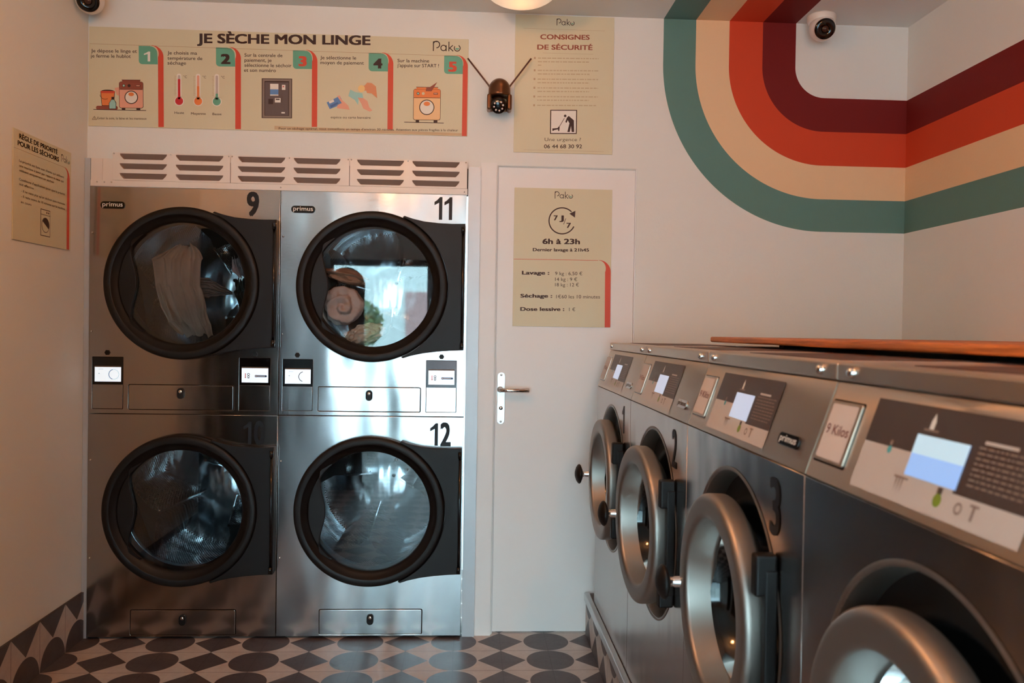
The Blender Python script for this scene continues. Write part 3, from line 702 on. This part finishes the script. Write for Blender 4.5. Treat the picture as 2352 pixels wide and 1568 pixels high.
def washer_pic(P, x0, x1, y0, y1, ysp, cx, cy, r, top, body, gx0, gx1, gy):
    P.poly(rr(x0-1, y0-1, x1+1, y1+1, 5), INK, 1); P.poly(rr(x0, y0, x1, y1, 4.4), body, 2); P.poly(rr(x0, y0, x1, ysp, 3), top, 3); P.line(x0, ysp, x1, ysp, 1.0, INK, 4)
    P.rect(x0+6, y0-4.5, x1-6, y0-0.5, top, 2); P.line(x0+5, y0-4.8, x1-5, y0-4.8, 1, INK, 3)
    P.disc(cx, cy, r, INK, 3); P.disc(cx, cy, r-2, PALE, 4); P.disc(cx, cy-r*0.45, r*0.42, ORANGE, 5, ry=r*0.28)
    P.disc(x0+10, (y0+ysp)/2, 3.4, INK, 4); P.disc(x0+10, (y0+ysp)/2, 2.3, SKYP, 5); P.disc(x0+22, (y0+ysp)/2, 3.4, INK if top is BROWNP else CREAM, 4); P.rect(x1-16, (y0+ysp)/2-2, x1-6, (y0+ysp)/2+2, INK, 4); P.rect(x1-15, (y0+ysp)/2-1, x1-7, (y0+ysp)/2+1, PINK, 5)
    P.rect(x0+5, y1+0.5, x0+13, gy, INK, 2); P.rect(x1-15, y1+0.5, x1-6, gy, INK, 2); P.line(gx0, gy, gx1, gy+1, 1.4, INK, 3)
def rr(x0, y0, x1, y1, r): return rrect(x0, y0, x1, y1, r, 4)
P = Print(tf, -0.004); washer_pic(P, 272, 325, 192, 251, 209, 298.7, 227, 15.3, BROWNP, PINK, 213, 332, 255.7)
P.poly(((229,214),(262,214),(259,247),(232,247)), INK, 1); P.poly(((230.5,217),(260.5,217),(257.5,246),(233,246)), ORANGE, 2); P.rect(230, 213, 261.5, 218, RED, 3); P.disc(245.5, 213, 14, INK, 2, ry=3); P.arc(240, 220, 12, 0.9, PI*0.35, PI*0.95, INK, 4)
P.poly(rr(219, 247, 268, 256, 4), BROWNP, 1); P.rect(254, 226.5, 260, 232, INK, 4); P.poly(((253.5,232),(260.5,232),(265,240),(264.5,254),(248,254),(248,241)), INK, 3); P.poly(((254,233),(260,233),(263.8,241),(263.3,253.2),(249.2,253.2),(249.2,241)), SKYP, 4)
P.poly(((261,206),(271.5,204),(271.5,224),(266,222)), PINK, 1)
P.build('washer_picture', t)
P = Print(tf, -0.004); P.text('Eviter la soie, la laine et les manteaux', 222, 333, 277.6, 5, INK, 0.004); P.line(210, 278.5, 215, 271, 0.8, INK); P.line(215, 271, 220, 278.5, 0.8, INK); P.line(210, 278.5, 220, 278.5, 0.8, INK); P.rect(214.6, 273.5, 215.4, 277, INK); P.build('warning_text', t)
for cx, ft, m, lb, lx0, lx1, lb_y in ((407, 184, CRIM, 'Haute', 396.7, 418, 263.5), (450.3, 200, ORANGE, 'Moyenne', 434, 467.5, 265), (492.8, 216.5, TEALP, 'Basse', 483, 503.5, 265.5)):
    P = Print(tf, -0.004); cy = 234.3
    P.disc(cx, cy, 11, PALE, 1); P.poly(rr(cx-5.2, 171.5, cx+5.2, 228, 4.5), PALE, 1); P.disc(cx, cy, 9, m, 3); P.rect(cx-2.8, ft, cx+2.8, 230, m, 3); P.poly(rr(cx-2.8, 175, cx+2.8, ft+1, 2.5), mat('poster_tube', (186,176,172), 0.5) if m is not ORANGE else PINK, 2)
    for q in range(14): P.rect(cx-11, 177+q*3.3, cx-(7.4 if q % 3 else 6.4), 177.7+q*3.3, CREAMD, 1)
    P.text('°C', cx+10, cx+18, 181.5, 5.6, INK, 0.0); P.text(lb, lx0, lx1, lb_y, 5.2, INK, 0.008); P.build('thermometer_picture', t)
P = Print(tf, -0.004); P.rect(595.6, 180, 665.4, 271, INK, 1); P.rect(597.5, 181.5, 663.5, 269.5, mat('poster_taupe', (128,114,106), 0.5), 2); P.rect(602, 186, 658.5, 265.5, INK, 3); P.rect(603.5, 188.5, 657, 264.5, GREYP, 4)
P.rect(615, 192.5, 634, 205, PALE, 5); P.rect(615, 205, 634, 217, BLUEP, 5); P.rect(615, 217, 634, 219.5, PALE, 5); P.rect(611, 227, 622, 239, INK, 5); P.rect(626, 225, 639, 235, PALE, 5); P.rect(628, 226.5, 637, 229.5, INK, 6); P.rect(642, 194.5, 650, 206, PALE, 5); P.rect(644, 197, 647, 200, CRIM, 6); P.rect(641, 257, 649, 260, PALE, 5); P.build('payment_kiosk_picture', t)
def cp(x, y): return (570+x/4.612, 160+y/4.612)
P = Print(tf, -0.004)
P.poly([cp(*q) for q in ((808,340),(950,268),(990,350),(842,410))], BLUEP, 2); P.poly([cp(*q) for q in ((830,330),(880,306),(890,330),(842,352))], PALE, 3); P.poly([cp(*q) for q in ((845,372),(925,335),(935,352),(855,398))], mat('poster_navy', (60,100,160), 0.5), 3)
P.poly([cp(*q) for q in ((920,270),(950,265),(960,300),(1000,335),(1040,370),(1055,415),(920,400),(925,365),(970,345))], PINK, 4)
P.poly([cp(*q) for q in ((1060,200),(1110,225),(1190,240),(1200,290),(1150,300),(1145,365),(1110,310),(1040,270))], SKYP, 2)
P.poly([cp(*q) for q in ((1140,285),(1200,290),(1245,320),(1265,385),(1300,420),(1270,432),(1200,400),(1180,350))], PINK, 3)
P.poly([cp(*q) for q in ((1150,180),(1215,155),(1240,125),(1290,130),(1335,165),(1350,290),(1290,240),(1240,235),(1230,210),(1160,215))], mat('poster_skin', (212,140,100), 0.5), 3)
P.disc(cp(1180, 190)[0], cp(1180, 190)[1], 8, mat('poster_coin', (232,196,130), 0.5), 4)
P.text('espèce ou carte bancaire', 755, 847.5, 270, 5.2, INK, 0.004); P.build('payment_picture', t)
P = Print(tf, -0.004); washer_pic(P, 948, 1010, 201, 271, 220.7, 978.7, 242.4, 17.8, ORANGE, mat('poster_peach', (232,190,140), 0.5), 926, 1019, 277)
P.poly([cp(*q) for q in ((1870,210),(1880,165),(1910,170),(1995,112),(1960,170),(1935,210))], BROWNP, 6); P.build('start_picture', t)
P = Print(tf, -0.004); P.poly(((625,288.5),(1061.5,301),(1061.5,307),(625,297)), mat('poster_band', (196,170,134), 0.55), 1)
P.text("Pour un séchage optimal, nous conseillons un temps d'environ 30 minutes. Attention aux pièces fragiles à la chaleur", 635, 1053, 296.8, 5.0, INK, 0.004, 4); P.build('footnote_text', t)

# 2. safety notice
t, tf = poster('safety_poster', 'cream safety notice titled CONSIGNES DE SÉCURITÉ above the white door', [(1182,35),(1407,40),(1407,356),(1182,350)], (0.186, PYW, 2.136), (0.438, 0.604))
P = Print(tf, -0.004); P.text('CONSIGNES', 1238.5, 1351, 91.5, 10.6, BROWNP, 0.025); P.text('DE SÉCURITÉ', 1232, 1358, 115, 10.6, BROWNP, 0.025); P.build('title_lettering', t)
P = Print(tf, -0.004); pako(P, 1275, 1316, 59.5, 15); P.build('logo', t)
P = Print(tf, -0.004)
P.line(1200, 67, 1386, 71, 0.5, CREAMD); P.line(1245, 123, 1360, 125, 0.5, CREAMD); P.line(1205, 345, 1388, 349, 0.5, CREAMD)
faint = mat('ink_faint', (186,170,138), 0.6)
y = 135
for n_l in (3, 2, 2, 2, 2, 1):
    P.rect(1225, y-2.5, 1229, y+2, CREAMD, 1)
    for r in range(n_l):
        x = 1234; end = (1372, 1352, 1296)[r] if n_l > 1 else 1368
        if n_l == 3 and r == 2: end = 1242
        while x < end:
            L = random.uniform(3, 11); P.rect(x, y-1.4, min(x+L, end), y+1.2, faint, 1); x += L+2
        y += 8.1
    y += 3.8
P.build('notice_text', t)
P = Print(tf, -0.004); P.rect(1264, 253, 1325, 308.5, INK, 1); P.rect(1266.2, 255, 1322.8, 306.3, PALE, 2)
P.disc(1298, 267, 3, INK, 3); P.poly(((1302,271),(1306,267),(1318,277),(1319,304),(1313.5,304),(1311.5,290),(1309,304),(1303.5,304),(1308,284),(1304,277),(1301.5,283),(1298.5,281)), INK, 3)
P.line(1296.5, 272, 1285, 292, 1.2, INK, 3); P.poly(((1269,296),(1281,295),(1284,291),(1286,293),(1285,302),(1283,302),(1282,298),(1273,300),(1271,302),(1269.5,301)), INK, 3); P.build('pictogram', t)
P = Print(tf, -0.004); P.text('Une urgence ?', 1252, 1334.6, 325, 7.6, INKG, 0.0); P.text('06 44 68 30 92', 1251, 1337.6, 341.3, 8.4, INK, 0.012); P.build('phone_text', t)

# 3. hours and prices, stuck on the door
t, tf = poster('price_poster', 'cream price and opening hours poster stuck on the white door', [(1182,430),(1407,433),(1404,752),(1179,749)], (0.194, YDOOR-0.0005, 1.370), (0.437, 0.614))
P = Print(tf, -0.004); pako(P, 1274, 1316, 454.5, 16); P.build('logo', t)
P = Print(tf, -0.004); P.arc(1291.4, 505.7, 30, 2.8, math.radians(25), math.radians(316), INK, 1, 48); P.poly(((1308,489),(1321,498),(1322,482)), INK, 1)
P.text('7', 1272, 1281.5, 504.5, 11, INK, 0.03); P.text('J', 1285, 1295.5, 504.5, 11, INK, 0.03); P.line(1295, 514, 1300, 500, 1.2, INK, 2); P.text('7', 1301.6, 1312, 521.5, 11, INK, 0.03); P.build('week_symbol', t)
P = Print(tf, -0.004); P.text('6h à 23h', 1246.5, 1333, 559, 11.6, INK, 0.035); P.text('Dernier lavage à 21h45', 1224.5, 1354, 576, 6.9, INK, 0.03); P.build('hours_text', t)
P = Print(tf, -0.004); P.line(1181, 594.5, 1375, 596.5, 1.0, RED, 1); stripe_arc(P, 0, 595.5, 28, 1391.5, 1404.5, 751.5, 1); P.build('red_band', t)
P = Print(tf, -0.004)
for s_, a, b, c in (('Lavage :', 1200, 1263, 629.8), ('Séchage :', 1196.7, 1270, 683), ('Dose lessive :', 1196.7, 1298, 713.5)): P.text(s_, a, b, c, 8, INK, 0.035)
for s_, a, b, c in (('9 kg : 6,50 €', 1276, 1339, 631), ('14 kg : 9 €', 1276, 1327, 644.5), ('18 kg : 12 €', 1276, 1331, 657), ('1€60 les 10 minutes', 1279, 1380, 684.5), ('1 €', 1309, 1323, 714)): P.text(s_, a, b, c, 7.8, INK, 0.0)
P.build('price_text', t)

# 4. priority rule on the left wall
t, tf = poster('priority_rule_poster', 'cream poster RÈGLE DE PRIORITÉ POUR LES SÉCHOIRS hung on the left wall', [(35,293),(167,352),(161.5,574),(27,549)], (XL+0.0005, 3.036, 1.651), (0.428, 0.400), PI/2)
P = Print(tf, -0.004)
def slant(P, s_, cxa, cya, cxb, cyb, cap, m, wgt):
    """text whose baseline runs from a to b in the photo"""
    V, Fc = text2d(s_, wgt); a = min(v[0] for v in V); b = max(v[0] for v in V); vs = []
    (ua, va), (ub, vb) = P.tf(cxa, cya), P.tf(cxb, cyb); s0 = cap/CAPH
    for x, y in V:
        f = (x-a)/(b-a); vs.append(P.bm.verts.new((ua+(ub-ua)*f, P.y-0.0006, va + y*s0)))
    i = P.mi(m)
    for f in Fc:
        try: P.bm.faces.new([vs[j] for j in f]).material_index = i
        except ValueError: pass
def q4(x, y): return (x/4.61, 280+y/4.61)
slant(P, 'RÈGLE DE PRIORITÉ', *q4(212,172), *q4(608,335), 0.017, INK, 0.03); slant(P, 'POUR LES SÉCHOIRS', *q4(195,243), *q4(622,415), 0.017, INK, 0.03)
P.build('title_lettering', t)
P = Print(tf, -0.004)
L = [('La priorité est faite aux clients qui utilisent', 205,418,678,588), ('une machine à laver par rapport à ceux qui', 205,470,672,638), ('utilisent uniquement un séchoir', 205,520,565,640), ("Conditions d'application pour que la priorité", 200,615,685,778), ('soit effective :', 200,665,355,712), ("- Il ne reste plus qu'un séchoir sans monnaie", 220,738,682,872), ('- Il reste moins de 10 minutes sur la machine', 218,795,682,930), ('en cours', 212,855,315,880)]
for s_, a, b, c, d in L: slant(P, s_, *q4(a,b), *q4(c,d), 0.0085, INK, 0.004)
P.build('rule_text', t)
P = Print(lambda u, v: (u, v), -0.004); H_ = 0.400
P.line(0.004, 0.330, 0.375, 0.330, 0.0015, CREAMD, 1)
n = 14; A = []; B = []
for i in range(n+1):
    a = PI/2*i/n; A.append((0.372+0.044*math.sin(a), 0.287+0.044*math.cos(a))); wd = 0.001+0.021*i/n; B.append((0.372+(0.044-wd)*math.sin(a), 0.287+(0.0435-wd*0.75)*math.cos(a)))
A.append((0.416, 0.002)); B.append((0.394, 0.002)); P.strip(A, B, RED, 1); P.build('red_band', t)
P = Print(lambda u, v: (u, -v), -0.004); pako(P, 0.345, 0.415, -0.348, 0.030); P.build('logo', t)
P = Print(None, -0.004); x0_, x1_, z0_, z1_ = 0.190, 0.262, 0.035, 0.138
P.rect(x0_, z0_, x1_, z1_, INK, 1); P.rect(x0_+0.003, z0_+0.003, x1_-0.003, z1_-0.003, CREAM, 2); P.rect(x0_, z1_-0.022, x1_, z1_-0.020, INK, 3); P.disc(x1_-0.026, z1_-0.011, 0.004, INK, 3); P.disc(x1_-0.013, z1_-0.011, 0.004, INK, 3)
P.disc(0.226, 0.078, 0.029, INK, 3); P.disc(0.226, 0.078, 0.0265, CREAM, 4); P.poly([(0.226+0.0265*math.cos(math.radians(150-15*i)), 0.078+0.0265*math.sin(math.radians(150-15*i))) for i in range(13)], INK, 5); P.build('washer_symbol', t)

# ------------------------------------------------------------------ cameras on wall and ceiling
def turret(label, loc, yaw):
    t = thing('security_camera', label, 'camera', loc, yaw)
    bm = bmesh.new(); lathe(bm, [(0.0005, 0), (0.060, 0), (0.062, -0.006), (0.060, -0.022), (0.054, -0.036), (0.0005, -0.038)], axis='z', seg=48); from_bm('base', bm, WHITEM, t)
    bm = bmesh.new()
    prof = [(0.0005, 0.053)] + [(0.056*math.sin(a), 0.056*math.cos(a)) for a in [math.radians(20+i*10) for i in range(12)]] + [(0.043, -0.040)]
    M_ = Matrix.Translation((0, -0.014, -0.058)) @ Matrix.Rotation(math.radians(24), 4, 'X')
    lathe(bm, [(r, -h) for r, h in reversed(prof)] if False else [(r, h) for r, h in prof], axis='y', seg=44); bmesh.ops.transform(bm, matrix=M_, verts=bm.verts); b_ = from_bm('ball', bm, WHITEM, t)
    bm = bmesh.new(); lathe(bm, [(0.043, -0.038), (0.0435, -0.044), (0.041, -0.048), (0.018, -0.049), (0.016, -0.046), (0.0005, -0.045)], axis='y', seg=44); bmesh.ops.transform(bm, matrix=M_, verts=bm.verts); l_ = from_bm('lens_face', bm, BLACKG, t)
    bm = bmesh.new(); lathe(bm, [(0.014, -0.0475), (0.012, -0.050), (0.0005, -0.052)], axis='y', seg=24); bmesh.ops.transform(bm, matrix=M_, verts=bm.verts); from_bm('lens', bm, mat('lens_brown', (60,36,30), 0.1), l_)
turret('white turret security camera on the ceiling in the left corner', (-1.585, 3.50, ZC), 0.25)
turret('white turret security camera on the ceiling inside the painted stripes', (1.520, 3.52, ZC), -0.12)

t = thing('wifi_camera', 'bronze pan and tilt camera with two antennas between two posters', 'camera', (0.118, YB, 2.36))
bm = bmesh.new(); lathe(bm, [(0.0005, 0), (0.03, 0), (0.03, -0.02), (0.018, -0.03), (0.018, -0.05)], 0, 0, 0.03, seg=24); from_bm('wall_bracket', bm, BRONZE, t)
bm = bmesh.new()
lathe(bm, [(0.0005, 0.078)] + [(0.047*math.sin(a), 0.03+0.048*math.cos(a)) for a in [math.radians(10+i*10) for i in range(9)]] + [(0.048, 0.012), (0.050, 0.004), (0.047, -0.002), (0.040, 0.0), (0.0005, 0.004)], 0, -0.062, 0, axis='z', seg=48); hd = from_bm('dome_cap', bm, BRONZE, t)
for s in (-1, 1):
    bm = bmesh.new()
    tube(bm, [(s*0.034, -0.045, 0.035), (s*0.048, -0.045, 0.055), (s*0.137 + (0 if s > 0 else -0.002), -0.040, 0.176 if s > 0 else 0.168)], 0.0042, 10, 0.0036)
    from_bm('antenna', bm, mat('antenna_brown', (88,58,48), 0.35), t)
for s in (-1, 1):
    bm = bmesh.new(); bx(bm, s*0.0435-0.0095, s*0.0435+0.0095, -0.092, -0.03, -0.062, 0.006, 0.008, 4)
    from_bm('yoke_arm', bm, BRONZE, t)
bm = bmesh.new(); bx(bm, -0.036, 0.036, -0.034, -0.02, -0.055, 0.006, 0.004, 2); from_bm('back_shell', bm, BRONZE, t)
bm = bmesh.new(); Mx = Matrix.Translation((-0.004, -0.066, -0.036)) @ Matrix.Rotation(math.radians(24), 4, 'X')
lathe(bm, [(0.0005, 0.03), (0.026, 0.026), (0.0335, 0.012), (0.0345, -0.02), (0.033, -0.030)], axis='y', seg=40); bmesh.ops.transform(bm, matrix=Mx, verts=bm.verts); hd2 = from_bm('camera_head', bm, BRONZE, t)
bm = bmesh.new(); lathe(bm, [(0.033, -0.030), (0.031, -0.0335), (0.0005, -0.0335)], axis='y', seg=40); bmesh.ops.transform(bm, matrix=Mx, verts=bm.verts); lf = from_bm('lens_face', bm, BLACKG, hd2)
for i in range(8):
    a = 2*PI*i/8+0.2; bm = bmesh.new(); lathe(bm, [(0.0003, -0.036), (0.003, -0.0355), (0.0042, -0.0335)], 0.0195*math.cos(a), 0, 0.0195*math.sin(a), axis='y', seg=12); bmesh.ops.transform(bm, matrix=Mx, verts=bm.verts); from_bm('infrared_led', bm, mat('led_pale', (214,206,204), 0.3), lf)

# ------------------------------------------------------------------ ceiling lamps
LG = mat('opal_glass', (236,226,208), 0.35, emis=(255,230,200), estr=0.20)
def ceiling_lamp(label, x, y, e):
    t = thing('ceiling_lamp', label, 'lamp', (x, y, ZC), 0, 'round ceiling lamps')
    bm = bmesh.new(); lathe(bm, [(0.165, 0), (0.168, -0.012), (0.158, -0.018)], axis='z', seg=56); from_bm('lamp_base', bm, WHITEM, t)
    bm = bmesh.new(); lathe(bm, [(0.157*math.cos(a), -0.012-0.085*math.sin(a)) for a in [i*PI/2/12 for i in range(12)]] + [(0.0005, -0.097)], axis='z', seg=56); from_bm('lamp_shade', bm, LG, t)
    b = lamp('lamp_glow', 'POINT', (x, y, ZC-0.17), e, LAMP_C, 0.06); b.location = (0, 0, -0.17); b.parent = t
ceiling_lamp('round opal ceiling lamp above the white door, cut by the top edge', 0.19, 3.28, LAMP_E*0.012)
ceiling_lamp('round opal ceiling lamp over the middle of the room, outside the photo', -0.5, 1.6, LAMP_E)
ceiling_lamp('round opal ceiling lamp near the shop front, outside the photo', 0.9, 0.1, LAMP_E*1.3)

# ------------------------------------------------------------------ laundry
from mathutils import noise as mn
def cloth(name, label, m, pts, wd, cx, cy, cz, amp=0.02, seed=0, n=60, thick=0.006, group=None, across='x'):
    """a hanging swath that follows pts (x, y, z, half width) with folds across"""
    bm = bmesh.new(); rows = []
    K = 56
    def at(u):
        f = u*(len(pts)-1); i = min(int(f), len(pts)-2); q = f-i; q = q*q*(3-2*q)
        return [pts[i][j]*(1-q)+pts[i+1][j]*q for j in range(4)]
    for i in range(n+1):
        x, y, z, h = at(i/n); row = []
        for j in range(K+1):
            s = -1+2*j/K; v = Vector((s*3+seed, i/n*2.2, seed*1.7))
            d = amp*(0.8*math.sin(s*5+mn.noise(v*0.8)*7)+1.6*mn.noise(v*1.7)+0.7*mn.noise(v*4)); e = 1+0.28*mn.noise(Vector((i/n*4, s*0.6, seed)))
            row.append(bm.verts.new((x+s*h*e*wd, y+d, z+0.02*mn.noise(v*1.3)) if across == 'x' else (x+0.01*mn.noise(v), y+d, z+s*h*e)))
        rows.append(row)
    for i in range(n):
        for j in range(K):
            bm.faces.new((rows[i][j], rows[i][j+1], rows[i+1][j+1], rows[i+1][j])).smooth = True
    bmesh.ops.solidify(bm, geom=bm.faces[:], thickness=thick)
    o = from_bm(name, bm, m, None, smooth=True); o.location = (cx, cy, cz); tag(o, label, 'laundry', group); return o
c9 = (DX+0.40, YD, DH+0.56); c11 = (DX+DW+0.40, YD, DH+0.56)
GRC = m_cloth('grey_beige_cloth', (214,186,168)); PKC = m_cloth('pinkish_towel', (216,188,178)); BRC = m_cloth('brown_towel', (176,134,110)); TLC = m_cloth('teal_cloth', (66,84,88)); WHC = m_cloth('pale_cloth', (210,190,192))
cloth('bed_sheet', 'long beige grey sheet tumbling behind the glass of dryer 9', GRC, [(-0.075, 0.19, 0.18, 0.05), (-0.09, 0.17, 0.12, 0.11), (-0.085, 0.15, 0.0, 0.10), (-0.055, 0.14, -0.10, 0.095), (-0.03, 0.15, -0.17, 0.095), (0.0, 0.16, -0.225, 0.075)], 1.0, *c9, amp=0.016, seed=3)
cloth('pillowcase', 'grey pointed cloth flung out to the right in dryer 9', TLC if False else m_cloth('grey_cloth', (150,140,138)), [(-0.02, 0.19, 0.0, 0.05), (0.05, 0.18, -0.005, 0.045), (0.10, 0.18, -0.02, 0.022), (0.15, 0.18, -0.03, 0.006)], 1.0, *c9, amp=0.008, seed=8, across='z')
cloth('patterned_cloth', 'small white and pink cloth at the right rim of dryer 9', WHC, [(0.185, 0.10, 0.12, 0.015), (0.20, 0.10, 0.08, 0.03), (0.215, 0.10, 0.04, 0.02)], 1.0, *c9, amp=0.008, seed=5, thick=0.004)
cloth('teal_cloth', 'dark teal cloth pressed to the right rim of dryer 9', TLC, [(0.20, 0.12, 0.03, 0.02), (0.21, 0.12, -0.03, 0.035), (0.215, 0.12, -0.10, 0.015)], 1.0, *c9, amp=0.010, seed=11, thick=0.004)
def lump(name, label, m, cx, cy, cz, rx, ry, rz_, seed, mode, tilt=0):
    """a bunched towel: rounded mass with folds; mode swirl = rolled up, seen from its end"""
    bm = bmesh.new(); bmesh.ops.create_icosphere(bm, subdivisions=6, radius=1)
    for v in bm.verts:
        p = v.co.copy(); a = math.atan2(p.z, p.x); r = math.hypot(p.x, p.z)
        if mode == 'swirl': f = 0.12*math.sin(a - r*13 + 1.5*mn.noise(p*1.5+Vector((seed,0,0))))
        elif mode == 'fold': f = 0.10*math.sin(p.z*7 + 2.5*mn.noise(p*1.2+Vector((seed,0,0)))*1.3)
        else: f = 0.13*(abs(mn.noise(p*2.2+Vector((seed,0,0))))*2-0.4)
        f += 0.10*mn.noise(p*2.5+Vector((0,seed,0))) + 0.03*mn.noise(p*8+Vector((0,0,seed)))
        q = p*(1+f); v.co = (q.x*rx, q.y*ry - (0.25*f*ry*2 if p.y < 0 else 0), q.z*rz_)
    o = from_bm(name, bm, m, None, smooth=True); o.location = (cx, cy, cz); o.rotation_euler = (0, tilt, 0); tag(o, label, 'laundry'); return o
lump('bath_towel', 'rolled pinkish beige towel low in dryer 11 behind the glass', PKC, c11[0]-0.145, c11[1]+0.135, c11[2]-0.085, 0.088, 0.07, 0.085, 2, 'swirl')
lump('hand_towel', 'brown folded towel lying on top of the rolled towel in dryer 11', BRC, c11[0]-0.135, c11[1]+0.14, c11[2]+0.054, 0.095, 0.065, 0.032, 4, 'fold', 0.22)
lump('face_cloth', 'pale crumpled cloth at the bottom of dryer 11', m_cloth('cream_cloth', (214,196,180)), c11[0]-0.05, c11[1]+0.15, c11[2]-0.205, 0.085, 0.06, 0.045, 9, 'crumple', -0.3)

# green shrub on the pavement, mirrored in dryer 11
t = thing('potted_shrub', 'round green shrub in a white pot on the pavement outside', 'plant', (-1.51, -4.6, -0.02))
bm = bmesh.new(); lathe(bm, [(0.0005, 0), (0.20, 0), (0.26, 0.62), (0.24, 0.62), (0.22, 0.56), (0.0005, 0.55)], axis='z', seg=32); from_bm('pot', bm, WHITEM, t)
LEAF = m_cloth('leaf_green', (142,160,112), 12)
bm = bmesh.new()
for i in range(1500):
    v = Vector((random.gauss(0, 1), random.gauss(0, 1), random.gauss(0, 1))).normalized() * random.uniform(0.55, 1)**0.6 * 0.30
    c_ = Vector((v.x, v.y, 1.42+v.z*1.1)); n_ = Vector((random.gauss(0,1), random.gauss(0,1), random.gauss(0,1))).normalized(); a_ = n_.orthogonal().normalized(); b_ = n_.cross(a_)
    s = random.uniform(0.03, 0.05); bm.faces.new([bm.verts.new(c_ + a_*s*p + b_*s*0.55*q) for p, q in ((-1, 0), (0, -1), (1, 0), (0, 1))])
from_bm('foliage', bm, LEAF, t)
tt = thing('reflection_blocker', 'added tall dark round-topped totem near the shop front, mirrored in dryer 11', 'blocker', (-1.045, 0.1, 0))  # unseen shape added to block the bright window's reflection in the dryer glass
from_bm('blocker_panel', plate([[(-0.155, 0.03), (0.155, 0.03)] + circ(0, 1.715, 0.155, 24, 0, PI)], -0.02, 0.04, 0.004), DARKW, tt); box('blocker_foot', -0.16, 0.16, -0.14, 0.14, 0, 0.03, DARKW, tt, 0.004)
bm = bmesh.new(); tube(bm, [(0, 0, 0.5), (0.02, 0, 0.95), (0, 0.01, 1.4)], 0.02, 8); from_bm('stem', bm, WOOD, t)
